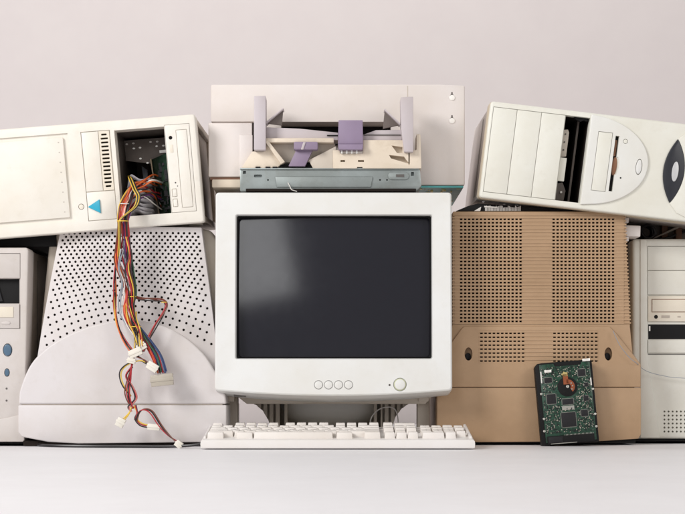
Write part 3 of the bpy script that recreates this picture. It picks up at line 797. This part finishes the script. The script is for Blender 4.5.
    plug(134, 361, 8, 5.5, -.030, 12, pins=3)
    plug(155, 367, 11, 8, -.032, 32, pins=4)
    plug(164, 380, 22, 11.5, -.026, -6, CONN2, 'main_power_plug', pins=9)
    plug(123, 422, 8, 9, -.027, 28, pins=3)
    plug(156, 426.5, 12, 6, -.029, 6, pins=4)
    plug(182, 443, 7, 6.5, -.049, 40, pins=3)
    for x, y, d, r in ((124.5, 222.5, -.022, 5.4), (133, 297, -.013, 4.6), (137.5, 327, -.020, 5.0), (165, 302.5, -.011, 2.6), (126, 205, -.016, 5)):
        pts = [(x+r*math.cos(R(a)), d-.0075*math.sin(R(a)), y+.3*math.sin(R(a))) for a in range(0, 361, 20)]
        MB(T).tube(pts, .0009, n=6, smooth=0).build('cable_tie', WIRE['yellow' if y != 205 else 'white'], t, ang=60)
harness()

# ------------------------------------------------------------------ tower case, upper right, lying on its side
def right_case():
    Y0 = .04; T0 = TP(Y0); p = T0(491, 0, 101)
    t = thing('computer_tower', 'ivory tower case lying tilted on its side above the tan monitor, one drive bay open', 'computer case', tuple(p), rot=(R(3.6), R(6.8), R(-0.6)), localframe=True)
    T = TL(Y0); s = (D+Y0)/D
    U1 = 258; V1 = 96.5
    b = MB(T).prism(rrect(0, U1, 0, V1, 3, 4), 0, .05)
    cut = MB(T); cut.box(3.2, 75.9, 5.2, 90.4, -.02, .004); cut.box(76, 100.6, 5.2, 90.4, -.02, .06); cut.box(127.7, 131.3, 20.1, 75.3, -.02, .02)
    b.build('bezel', IVORY, t, bevel=.004, seg=4, cuts=cut)
    MB(T).loft([[(u, d, v) for u, v in rrect(-.4-e+q_, U1+.4-q_, -.4-e*.3+q_, V1+.4-q_, 3.5, 4)] for d, e, q_ in ((.012, 0, 0), (.02, .5, 0), (.048, .5, 0), (.055, 0, 0), (.055, 0, 1.2), (.012, 0, 1.2))], ring=True).build('bezel_skirt', IVORYE, t, ang=30)
    cut = MB(T).box(75.5, 101, 4.8, 90.8, 0, .30)
    MB(T).box(1.2, U1-2, 1.2, V1-1.2, .054, .42).build('steel_cover', PRINT, t, bevel=.002, cuts=cut)
    for d0 in (.16, .18): MB(T).box(.95, 1.35, 6, 90, d0, d0+.003).build('panel_groove', DGREY, t)
    for a, c in ((3.6, 27.0), (27.4, 51.6), (52.0, 75.6)):
        b = MB(T).box(a, c, 5.6, 90, -.0002, .006)
        if a > 50:
            cc = MB(T).box(74.0, 78, 40, 200, -.02, .02); b.build('bay_blank', IVORY, t, bevel=.0007)
        else: b.build('bay_blank', IVORY, t, bevel=.0007)
    # inside the open bay
    c = MB(T); x0, x1, y0, y1, d0, d1 = 75.8, 100.7, 5, 90.6, .02, .29; th = .5
    c.box(x0, x1, y0, y0+th, d0, d1); c.box(x0, x1, y1-th, y1, d0, d1); c.box(x0, x0+th, y0+th, y1-th, d0, d1); c.box(x1-th, x1, y0+th, y1-th, d0, d1); c.box(x0+th, x1-th, y0+th, y1-th, d1-.002, d1)
    cage = c.build('drive_cage', mat('black_inner_steel', (.02, .015, .013), .6, metal=.1, var=.3, spec=.2), t)
    MB(T).prism([(76.4, 18), (82, 17), (83.5, 20), (83.5, 44), (76.4, 46)], .030, .036).build('drive_rail', BEIGE, cage, bevel=.0006)
    for v in (22, 30, 38): MB(T).cyl(80, v, .8, .0285, .031, n=10).build('rivet', DGREY, cage)
    MB(T).box(76.3, 83.5, 46.5, 70, .016, .022).build('bay_shield', IVORY, cage, bevel=.0006)
    MB(T).prism([(76.4, 72), (84, 70), (88, 78), (87, 90), (76.4, 90)], .04, .05).build('torn_shield', DSTEEL, cage)
    MB(T).cyl(83.5, 80, 1.1, .036, .041, n=12).build('hole_light_disc', PALEM, cage)
    MB(T).box(92, 94, 6, 90, .05, .28).build('inner_rail', DSTEEL, cage)
    b = MB(T).prism([(85, 5.6), (99.5, 5.6), (99, 8.3), (95, 7.6), (92, 9.2), (88, 7.8)], .01, .02); b.build('torn_foam', BLACK, cage)
    # D-shaped raised panel round the floppy drive
    P = [(101.2, 1.5)]+[(101.2+62.5*math.sin(R(a)), 46.5-44.5*math.cos(R(a))) for a in range(4, 177, 6)]+[(101.2, 92)]
    cut = MB(T); cut.box(110, 124.6, 17.6, 76.6, -.02, .0005); cut.box(127.6, 131.4, 20, 75.4, -.02, .012)
    cut.prism(ell(132, 49.5, 2.6, 9, 20), -.02, .0022)
    cut.cyl(138, 24.5, 2.4, -.02, .0004, n=20); cut.cyl(154.5, 48, 3.3, -.02, .0008, ry=8.0, n=28)
    dp = MB(T).prism(P, -.004, .004).build('floppy_panel', mat('pale_front_plastic', (.75, .75, .72), .45, var=.02, dirt=.05), t, bevel=.0018, seg=4, cuts=cut)
    MB(T).box(110.4, 124.2, 18, 76.2, -.0036, .002).build('floppy_face', IVORY, dp, bevel=.0005)
    MB(T).box(127.9, 131.1, 20.4, 75, .004, .008).build('disk_slot', BLACK, dp)
    MB(T).prism(ell(130.4, 50, 2.6, 9.2, 20), -.001, .004).build('disk_flap', BROWN, dp, bevel=.0005)
    MB(T).box(128.2, 130.2, 24, 40, .0006, .004).build('disk_door', BROWN, dp)
    MB(T).cyl(138, 24.5, 2.0, -.0038, .002, n=20).build('indicator_light', IVORY, dp, bevel=.0003)
    MB(T).cyl(154.5, 48, 2.8, -.0052, .002, ry=7.2, n=28).build('eject_button', WHITE, dp, bevel=.0009)
    MB(T).cyl(137.8, 61, .8, -.0043, .001, n=12).build('pin_hole', BLACK, dp)
    # raised round end of the front, with the lens-shaped dark badge
    Q = [(190+75*math.cos(R(a))*.0+(-1)*0, 0) for a in ()]
    arcL = []
    for i in range(0, 21):
        v = 16+64*i/20; w = 10.5*(1-((v-48)/32)**2)
        arcL.append((v, w))
    lens = [(189.8-w, v) for v, w in arcL]+[(189.8+w, v) for v, w in arcL[::-1][1:-1]]
    ring = [(189.8+w+.2, v) for v, w in arcL]
    end = [(189.8, 16)]+[(189.8+.4+w*.98, v) for v, w in arcL[1:-1]]+[(189.8, 80), (198, 89), (212, 94), (U1-4, 94), (U1-4, 3), (212, 3), (198, 8)]
    MB(T).prism(end, -.0022, .004).build('end_panel', IVORY, t, bevel=.0009, seg=2)
    lb = MB(T).prism(lens, -.0030, .004).build('lens_badge', mat('navy_black_plastic', (.018, .02, .028), .4, var=.1), t, bevel=.0012, seg=2)
    MB(T).cyl(191, 48.5, 3.3, -.0052, -.001, ry=10, n=32).build('badge_button', mat('silver_button', (.6, .61, .63), .35, metal=.2, var=.03), lb, bevel=.0011, seg=3)
    for u in (8, 30, 44, 58, 72): MB(T).cyl(u, V1+.6, 1.1, .07, .078, n=10).build('underside_clip', PALEM, t)
right_case()

# ------------------------------------------------------------------ tower at the far left
def towerL():
    Y0 = .03; T = TP(Y0)
    t = thing('computer_tower', 'grey tower with two blue oval buttons, standing cut off at the left edge', 'computer case', ((-20-CX)*K, .2, 0))
    out = [(-85, 247.5), (26.5, 247.5), (28.5, 250), (25, 400), (24.2, 441.5), (-85, 441.5)]
    cut = MB(T); cut.box(-72, 20.4, 253.2, 328.6, -.02, .004); cut.box(-70, 19, 278.6, 303.4, -.02, .09)
    cut.cyl(7.6, 350, 4.8, -.02, .003, ry=6.7, n=28); cut.cyl(7.0, 372.5, 2.8, -.02, .003, ry=4.3, n=24)
    MB(T).prism(out, 0, .045).build('front_panel', TOWERG, t, bevel=.0032, seg=3, cuts=cut)
    b = MB(T).prism([(-84, 248.5), (25.6, 248.5), (24, 440), (-84, 440)], .044, .43)
    b.build('steel_cover', TOWERM, t, bevel=.0015, cuts=MB(T).box(-71, 19.2, 278, 304, .0, .14))
    MB(T).box(-70.4, 18.9, 278.7, 303.3, .012, .13).build('bay_void', BLACK, t)
    MB(T).box(-71.5, 19.9, 253.7, 278, .0002, .005).build('bay_blank', TOWERG, t, bevel=.0006)
    o = MB(T).box(-71.5, 19.4, 304, 328.2, -.0004, .005).build('optical_drive', TOWERG, t, bevel=.0006)
    MB(T).box(-64, 13.6, 306.8, 317.5, -.0016, .002).build('disc_tray', CREAM2, o, bevel=.0006)
    MB(T).cyl(6, 323, 4.6, -.0016, .002, ry=1.7, n=24).build('eject_button', TOWERG, o, bevel=.0005)
    MB(T).prism([(-30, 284), (-4, 282), (1.5, 301), (-30, 302)], .009, .0119).build('inner_bracket', CHIP, t)
    MB(T).cyl(7.6, 350, 4.1, -.002, .004, ry=5.9, n=28).build('power_button', BLUEB, t, bevel=.0016, seg=4)
    MB(T).cyl(7.0, 372.5, 2.2, -.0016, .004, ry=3.6, n=24).build('reset_button', BLUEB, t, bevel=.001, seg=3)
    for y in (388.5, 400.5): MB(T).cyl(6.6, y, 1.0, -.0004, .002, n=12).build('indicator_light', DGREY, t)
    # curved plinth
    pts = [(-85, 424), (-40, 423), (-10, 420.5), (8, 417.5), (20, 414.5), (25.2, 413)]+[(24.8, 441.6), (-85, 441.6)]
    MB(T).prism(pts, -.0045, .01).build('plinth', TOWERG, t, bevel=.0016, seg=3)
    for x in (-70, 10): MB(T).box(x-6, x+6, 441.4, 445.6, .03, .06).build('foot', BLACK, t)
    MB(T).box(-84, 22, 441.2, 444, .012, .42).build('base_gap_shade', BLACK, t)  # black slab coloured as the shade in the gap under the case
    for d0 in (.10, .28): MB(T).prism([(25.62, 256), (25.9, 256), (24.6, 436), (24.2, 436)], d0, d0+.002).build('panel_groove', DGREY, t)
towerL()

# ------------------------------------------------------------------ tower at the far right
def towerR():
    Y0 = .13; T = TP(Y0)
    t = thing('computer_tower', 'pale green-grey tower with black slot under the disc drive, cut off at the right edge', 'computer case', ((700-CX)*K, .3, 0))
    X1 = 762
    cut = MB(T); cut.box(647.4, X1-14, 246, 353.6, -.02, .004); cut.box(648.6, X1-15, 324.2, 339.2, -.02, .06)
    for j in range(6):
        for i in range(22):
            x = 664.5+i*4.1+(0 if j % 2 else 0); y = 411.5+j*4.0
            if x > 754: continue
            cut.cyl(x, y, 1.05, -.02, .0065, n=8)
    out = [(632.6, 238.8), (X1, 238.8), (X1, 438.6), (632.6, 438.6)]
    MB(T).prism(out, 0, .045).build('front_panel', GREENW, t, bevel=.006, seg=5, cuts=cut, wn=False)
    MB(T).box(662, 756, 409, 434, .007, .009).build('vent_backing', DARK, t)
    # sweeping side pillar in front of the lower door
    pil = [(640, 239.6), (646.6, 239.6), (647.2, 355), (650.5, 378), (655.5, 405), (659.5, 437.8), (640, 437.8)]
    MB(T).prism(pil, -.0028, .01).build('front_pillar', GREENW, t, bevel=.0018, seg=3)
    b = MB(T).box(634, X1-1, 240, 437.5, .044, .44); b.build('steel_cover', TOWERM, t, bevel=.0015, cuts=MB(T).box(648, X1-16, 324, 339.4, 0, .12))
    MB(T).box(648.4, X1-15.4, 324.3, 339.1, .0045, .11).build('slot_void', BLACK, t)
    for a, c in ((246.6, 270.2), (270.8, 294.6)): MB(T).box(648, X1-14.6, a, c, .0003, .005).build('bay_blank', GREENW, t, bevel=.0006)
    o = MB(T).box(648.2, X1-14.8, 296, 321.4, .0001, .006).build('optical_drive', CREAM2, t, bevel=.0006)
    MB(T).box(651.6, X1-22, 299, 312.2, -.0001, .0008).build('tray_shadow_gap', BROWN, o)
    MB(T).box(652.2, X1-22.6, 299.6, 311.6, -.0016, .003).build('disc_tray', CREAM2, o, bevel=.0006)
    MB(T).cyl(656, 316.8, 1.9, -.0003, .003, n=16).build('headphone_jack', BLACK, o)
    MB(T).box(661.5, 669.5, 315.4, 317.8, -.0008, .003).build('volume_wheel', TOWERM, o)
    MB(T).box(677.5, 680.5, 316, 317.4, -.0006, .003).build('indicator_light', TOWERM, o)
    MB(T).box(648.2, X1-14.8, 340, 352.8, .0003, .005).build('bay_blank', GREENW, t, bevel=.0006)
    MB(T).box(649.2, 650.6, 326, 331, .002, .0044).build('bright_clip', PALEM, t)
    MB(T).box(648, X1-14, 353.9, 354.7, -.0003, .003).build('door_seam', DGREY, t)
    MB(T).box(634, X1-2, 438.4, 441.4, .01, .43).build('base_gap_shade', BLACK, t)  # black slab stands in for shade beneath the tower
    for x in (650, 745): MB(T).box(x-8, x+8, 441.2, 442.6, .02, .05).build('foot', BLACK, t)
towerR()

# ------------------------------------------------------------------ stripped printer on top of the monitor
def printer():
    t = thing('printer', 'stripped off-white printer with lavender paper guides, standing on the centre monitor', 'printer', (-.01, .2, .433))
    TB = TP(.10); TF = TP(.05); TG = TP(.035)
    # back housing, L shaped round the paper well
    cut = MB(TB); cut.box(281, 391, 121.8, 160, -.03, .06)
    b = MB(TB).prism([(210.8, 84.5), (440, 84.5), (464.8, 85.5), (464.8, 185.2), (408, 185.2), (408, 176), (254, 176), (254, 122), (210.8, 122)], .0, .27)
    cut.cyl(452, 96.5, 2.2, -.03, .012, n=20); cut.cyl(452, 119.5, 2.2, -.03, .012, n=20)
    hs = b.build('housing', PRINT, t, bevel=.0025, seg=3, cuts=cut)
    MB(TB).box(407.3, 407.9, 86, 184, -.0004, .002).build('panel_seam', BEIGE, hs)
    for y in (96.5, 119.5):
        MB(TB).cyl(452, y+1.4, 2.9, -.0018, .002, n=20).build('screw_boss', mat('pale_boss', (.85, .82, .78), .4), hs, bevel=.0008)
        MB(TB).box(451.5, 452.5, y-4.2, y-1.4, -.0006, .002).build('screw_slot', DARK, hs)
    MB(TB).prism([(281, 121.8), (391, 121.8), (391, 140), (281, 140)], .05, .058).build('paper_slot', BLACK, t)
    # left block
    b = MB(TF).prism([(208.4, 123), (252.2, 123), (252.2, 176.8), (208.4, 176.8)], 0, .30); lb = b.build('side_block', PRINT, t, bevel=.002, seg=3)
    MB(TF).box(239.5, 252.6, 135, 176, -.0016, .01).build('inner_panel', PRINT, lb, bevel=.0012)
    MB(TF).box(252.2, 254.2, 122.5, 162, .001, .02).build('dark_gap', DARK, lb)
    # under lip, lower left
    MB(TF).box(212, 243, 179.4, 187.6, -.001, .28).build('lower_lip', PRINTC, t, bevel=.0018)
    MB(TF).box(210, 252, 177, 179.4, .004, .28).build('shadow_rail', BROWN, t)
    MB(TF).box(212, 226, 187.7, 215, .10, .25).build('rear_bracket', BEIGE, t, bevel=.002)
    MB(TF).box(205.5, 211, 178, 222, .20, .24).build('rear_bracket', TOWERM, t, bevel=.002)
    # circuit board under the housing on the right
    MB(TB).prism([(416, 185.6), (463.5, 185.6), (463.5, 187.4), (416, 187.4)], .004, .27).build('circuit_board', TEAL, t)
    q = MB(TB); rs = random.Random(2)
    for i in range(40):
        x = rs.uniform(420, 461); d = rs.uniform(.01, .26); w = rs.uniform(.5, 2); q.box(x-w, x+w, 187.3, 187.4+rs.uniform(.4, 1.6), d, d+rs.uniform(.004, .012))
    q.build('board_components', GOLD, t)
    # metal chassis
    cut = MB(TG)
    for x in (333.5, 341, 351.5, 359): cut.box(x-.9, x+.9, 178.2, 181.8, -.02, .01)
    cut.prism(rrect(254, 262, 174.6, 177.4, 1, 3), -.02, .008)
    for x in (268, 380, 387): cut.cyl(x, 180, .9, -.02, .01, n=10)
    cut.box(411, 414, 172, 176, -.02, .01); cut.box(243, 246, 171, 174, -.02, .01)
    ch = MB(TG).prism([(240, 168.5), (420, 169.5), (421.5, 186), (416, 191), (240, 191)], 0, .27).build('dark_block', STEEL, t, bevel=.0009, cuts=cut)
    MB(TG).prism([(275, 176.5), (373, 176.5), (371, 187.5), (276.5, 187.5)], -.0026, .002).build('embossed_panel', STEEL, ch, bevel=.0016, seg=3)
    MB(TG).prism(rrect(388, 409, 172, 180, 3.8, 5), -.002, .002).build('embossed_oval', STEEL, ch, bevel=.0012, seg=3)
    MB(TG).box(240, 419, 168.2, 169.8, -.003, .004).build('folded_lip', STEEL, ch, bevel=.0005)
    MB(TG).box(396, 404, 174.6, 177.2, -.003, .001).build('slot_mark', DGREY, ch)
    for x in (258, 268, 275, 383, 391): MB(TG).box(x-2.4, x+2.4, 166.9, 168.4, -.0034, .004).build('clip', BLACK, ch)
    MB(TG).box(246, 416, 189, 191.4, -.004, .2).build('rubber_strip', DARK, ch)
    b = MB(TG).tube([(288, -.004, 183), (290, -.009, 187), (292, -.010, 190.5), (297, -.007, 192)], .0008); b.build('loose_wire', WIRE['white'], ch)
    # cream tray housing, front
    TT = TP(.03)
    F = [(340, 153.5), (363, 153.5), (363, 140), (404, 140), (404, 150), (416.5, 150), (416.5, 134), (420.5, 134), (421.5, 168.4), (333, 168.4), (333, 150), (340, 150)]
    cut = MB(TT); cut.box(340.5, 345, 160, 162, -.02, .01); cut.box(358, 364, 160, 162, -.02, .01); cut.box(357, 362.5, 167, 169, -.02, .01)
    cut.prism([(391.5, 145.5), (402.5, 147), (402.5, 153), (397, 153)], -.02, .012); cut.prism([(389, 155), (404, 156.5), (409.5, 164), (391, 158.5)], -.02, .016); cut.box(408.4, 409.8, 152, 165, -.02, .01)
    th = MB(TT).prism(F, 0, .05).build('tray_housing', PRINTC, t, bevel=.0012, cuts=cut)
    # floor and walls of the left paper well
    w = MB(TT)
    w.box(264, 334, 138, 142.5, .0, .05)                                 # upper rim
    lw_ = w.build('well_rim', PRINTC, t, bevel=.0015)
    MB(TT).add if False else None
    b = MB(TT)
    b.add([(264, .0, 142), (336, .0, 142), (336, .06, 168), (282, .06, 168), (264, .06, 142), (336, .062, 142)], [(0, 1, 2, 3)])
    b.add([(264, .02, 142), (335, .02, 142), (335, .028, 160), (264, .028, 160), (264, .03, 142), (335, .03, 142), (335, .038, 160), (264, .038, 160)], [(0, 1, 2, 3), (4, 5, 6, 7), (0, 1, 5, 4), (1, 2, 6, 5), (2, 3, 7, 6), (3, 0, 4, 7)])
    b.v = b.v[6:]; b.f = [[i-6 for i in f] for f in b.f[1:]]; b.m = b.m[1:]
    b.build('well_back', BEIGE, t)
    MB(TT).prism([(252, 151), (264, 151), (264, 141), (267, 141), (283, 162), (276, 168.2), (241, 168.2), (246, 160)], .004, .03).build('left_cheek', PRINTC, t, bevel=.0015)
    MB(TT).prism([(264, 140.5), (268, 140.5), (285, 162), (281, 164.5)], -.003, .01).build('slanted_rib', PRINTC, t, bevel=.001)
    MB(TT).prism([(336, 146), (336, 168.2), (313, 168.2), (308.5, 160)], .0015, .02).build('right_cheek', BEIGE, t, bevel=.001)
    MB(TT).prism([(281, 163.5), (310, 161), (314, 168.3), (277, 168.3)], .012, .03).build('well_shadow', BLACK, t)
    # lilac-grey back plate of the paper well
    MB(TT).prism([(266, 126), (300, 127.5), (338, 131.5), (338, 139), (266, 139)], .012, .05).build('back_plate', LILAC, t, bevel=.001)
    MB(TT).prism([(362, 134), (376, 129), (402, 128.6), (402, 139.6), (362, 139.6)], .012, .05).build('back_plate', LILAC, t, bevel=.001)
    MB(TT).box(364, 401, 133.5, 134.4, .010, .02).build('plate_step', DGREY, t)
    MB(TT).box(327, 338, 134, 135, .010, .02).build('plate_step', BLACK, t)
    # upright guide posts with triangular gussets
    pl = MB(TT).prism([(254.4, 97.5), (266, 97), (266, 151), (254.2, 151)], -.012, .03).build('guide_post', LILAC, t, bevel=.001)
    pr = MB(TT).prism([(400.5, 98.5), (412.8, 98), (413, 153), (404, 153), (401, 130)], -.012, .03).build('guide_post', LILAC, t, bevel=.001)
    def tri(pts, par):
        p = [(x, 0, y) for x, y in pts]
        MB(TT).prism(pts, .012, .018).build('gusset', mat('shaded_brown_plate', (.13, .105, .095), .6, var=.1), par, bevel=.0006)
        a, c = pts[0], pts[1]
        dx, dy = c[0]-a[0], c[1]-a[1]; l = math.hypot(dx, dy); nx, ny = -dy/l*1.3, dx/l*1.3
        MB(TT).prism([a, c, (c[0]+nx, c[1]+ny), (a[0]+nx, a[1]+ny)], .002, .03).build('gusset_rim', LILAC, par, bevel=.0005)
    tri([(265.5, 122), (283, 107.5), (281.5, 124)], pl)
    tri([(385, 108.5), (400.6, 123.5), (383, 127.5)], pr)
    # lavender clips
    b = MB(TT).prism([(338.5, 121.2), (362.6, 121.2), (363, 145), (338, 145)], -.010, .012); pc = b.build('purple_guide', PURPLE, t, bevel=.001, seg=3)
    MB(TT).prism([(338, 145.3), (363.2, 145.3), (362.6, 151), (338.6, 151)], -.014, .008).build('guide_lip', PURPLE, pc, bevel=.0012, seg=3)
    for x in (341, 346, 351, 356): MB(TT).box(x, x+1.5, 151, 154, -.006, .004).build('guide_tooth', WHITE, pc)
    b = MB(TT).prism([(296.5, 150), (313, 150), (305, 166.5), (288.5, 166.5)], -.004, .008); pc2 = b.build('purple_slider', PURPLE, t, bevel=.001)
    MB(TT).prism(rrect(294, 318, 143, 151, 1.6, 4), -.014, .004).build('slider_grip', PURPLE, pc2, bevel=.0018, seg=3)
    MB(TT).prism([(303.5, 143.6), (306, 143.6), (303.6, 151), (301, 151)], -.0155, -.012).build('grip_groove', LILAC, pc2, bevel=.0006)
printer()

# ------------------------------------------------------------------ clutter between the pieces, and dark fillers added for shade
def clutter():
    T = TP(.07)
    t = thing('shade_filler', 'added black slab standing in for shade between the grey left tower and the cream case above it', 'filler', ((20-CX)*K, .2, .35))
    MB(T).prism([(-60, 236), (55.5, 232), (56.5, 246.4), (-60, 247.2)], 0, .30).build('filler_slab', BLACK, t, bevel=.001)  # slab added so the gap under the case looks shaded
    MB(T).prism([(-60, 238), (56, 234.4), (56.1, 235.6), (-60, 239.2)], -.002, .31).build('filler_edge', DARK, t)
    T = TP(.24)
    t = thing('dark_block', 'added dark block with a diagonal strut, standing in for shade between the right tower and the ivory tower', 'shade_block', ((690-CX)*K, .3, .26))
    MB(T).prism([(624, 212), (762, 226), (762, 243), (624, 241)], .02, .17).build('dark_filler', DSTEEL, t, bevel=.001)  # dark block added to fill the shaded gap and hide the wall
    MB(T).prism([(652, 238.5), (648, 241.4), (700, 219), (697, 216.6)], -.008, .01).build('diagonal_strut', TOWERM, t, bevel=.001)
    for x in (662, 676): MB(T).box(x, x+6, 222, 240, .0, .02).build('brown_rib', BROWN, t, bevel=.001)
    # electronics wedged between the tan monitor and the tower above
    T = TP(.085)
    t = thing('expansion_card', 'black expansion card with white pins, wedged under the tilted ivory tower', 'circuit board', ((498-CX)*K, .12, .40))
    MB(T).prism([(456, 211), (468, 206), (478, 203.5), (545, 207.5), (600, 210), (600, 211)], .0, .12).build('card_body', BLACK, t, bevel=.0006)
    MB(T).prism([(474, 211.2), (481, 207), (480, 211.2)], -.004, .0).build('bright_bracket', PALEM, t)
    rs = random.Random(4)
    for i in range(30):
        x = 485+i*1.2; y = 207.6+rs.uniform(-.8, 1.6)
        MB(T).box(x, x+.65, y-1.2, 211, -.003, .0).build('pin', PALEM, t)
    MB(T).prism([(484, 206.2), (497, 207.2), (497, 208.4), (484, 207.6)], -.0045, -.003).build('pin_header', PALEM, t)
    # white plug and black coil behind the tan monitor's right shoulder
    T = TP(.09)
    t = thing('power_adapter', 'small white plug adapter beside the upper right corner of the tan monitor', 'adapter', ((631-CX)*K, .12, .38))
    MB(T).prism([(621.5, 225), (640.8, 225.6), (640.4, 236.8), (621.5, 236)], 0, .05).build('adapter_body', PRINT, t, bevel=.0016)
    MB(T).prism([(622.5, 217.5), (629, 217.8), (628.6, 222.8), (622.5, 222.6)], 0, .03).build('prong_block', PRINT, t, bevel=.0008)
    MB(T).box(626, 629, 236.5, 241, .002, .02).build('stub', PRINT, t, bevel=.0006)
    T = TP(.20)
    b = MB(T)
    pts = []
    for i in range(0, 64):
        a = i*.42; rx = 6.5+.5*math.sin(i); pts.append((650+rx*math.cos(a), .01+i*.0006, 231+6.8*math.sin(a)))
    pts += [(668, .03, 237.4), (690, .05, 229), (720, .05, 221)]
    b.tube(pts, .0028, n=8, smooth=3)
    o = b.build('cable_coil', WIRE['black'], None); tag(o, 'black cable coiled on the right tower beneath the tilted ivory case', 'cable')
    T = TP(.03)
    b = MB(T); b.tube([(616, .028, 330), (622, .024, 344), (632, .028, 356.5), (641, .032, 363.5), (652, .07, 369), (662, .085, 372.5), (675, .088, 375.5), (690, .088, 377.5), (740, .088, 380)], .00055, n=6)
    o = b.build('thin_wire', WIRE['grey'], None); tag(o, 'thin grey wire sagging across the right tower and tan monitor', 'wire')
clutter()

# ------------------------------------------------------------------ light
w = bpy.data.worlds.new("World"); sc.world = w; w.use_nodes = True
bg = w.node_tree.nodes['Background']; bg.inputs[0].default_value = (1.0, .975, .96, 1); bg.inputs[1].default_value = .35
def area(loc, tgt, size, power, color=(1, 1, 1), sy=None, roll=0):
    l = bpy.data.lights.new('softbox', 'AREA'); l.shape = 'RECTANGLE'; l.size = size; l.size_y = sy or size; l.energy = power; l.color = color
    o = bpy.data.objects.new('softbox', l); col.objects.link(o); o.location = loc
    o.rotation_euler = ((Vector(tgt)-Vector(loc)).to_track_quat('-Z', 'Y').to_matrix() @ Matrix.Rotation(R(roll), 3, 'Z')).to_euler()
    return o
area((-2.3, -2.1, 1.8), (.1, .2, .25), 1.0, 88, (1, .985, .97), 1.1)
area((2.2, -2.3, 1.3), (0, .2, .3), 1.2, 26, (1, .97, .94), 1.2)
area((0, .6, 2.6), (0, 1.5, .85), 1.6, 15, (1, .98, .95), .5)
area((-.78, -2.7, 1.22), (-.1, 0, .3), .66, 11, (1, 1, 1), 1.3, roll=13)

# ------------------------------------------------------------------ camera
cam = bpy.data.cameras.new('camera'); co = bpy.data.objects.new('camera', cam); col.objects.link(co)
cam.sensor_width = 36; cam.lens = 36*D/(685*K); co.location = (0, -D, CZ); co.rotation_euler = (R(90), 0, 0)
cam.shift_y = (CY-257)/685.0; cam.clip_end = 50; cam.clip_start = .05
sc.camera = co
sc.view_settings.view_transform = 'Standard'; sc.view_settings.look = 'None'; sc.view_settings.exposure = -0.10; sc.view_settings.gamma = 1
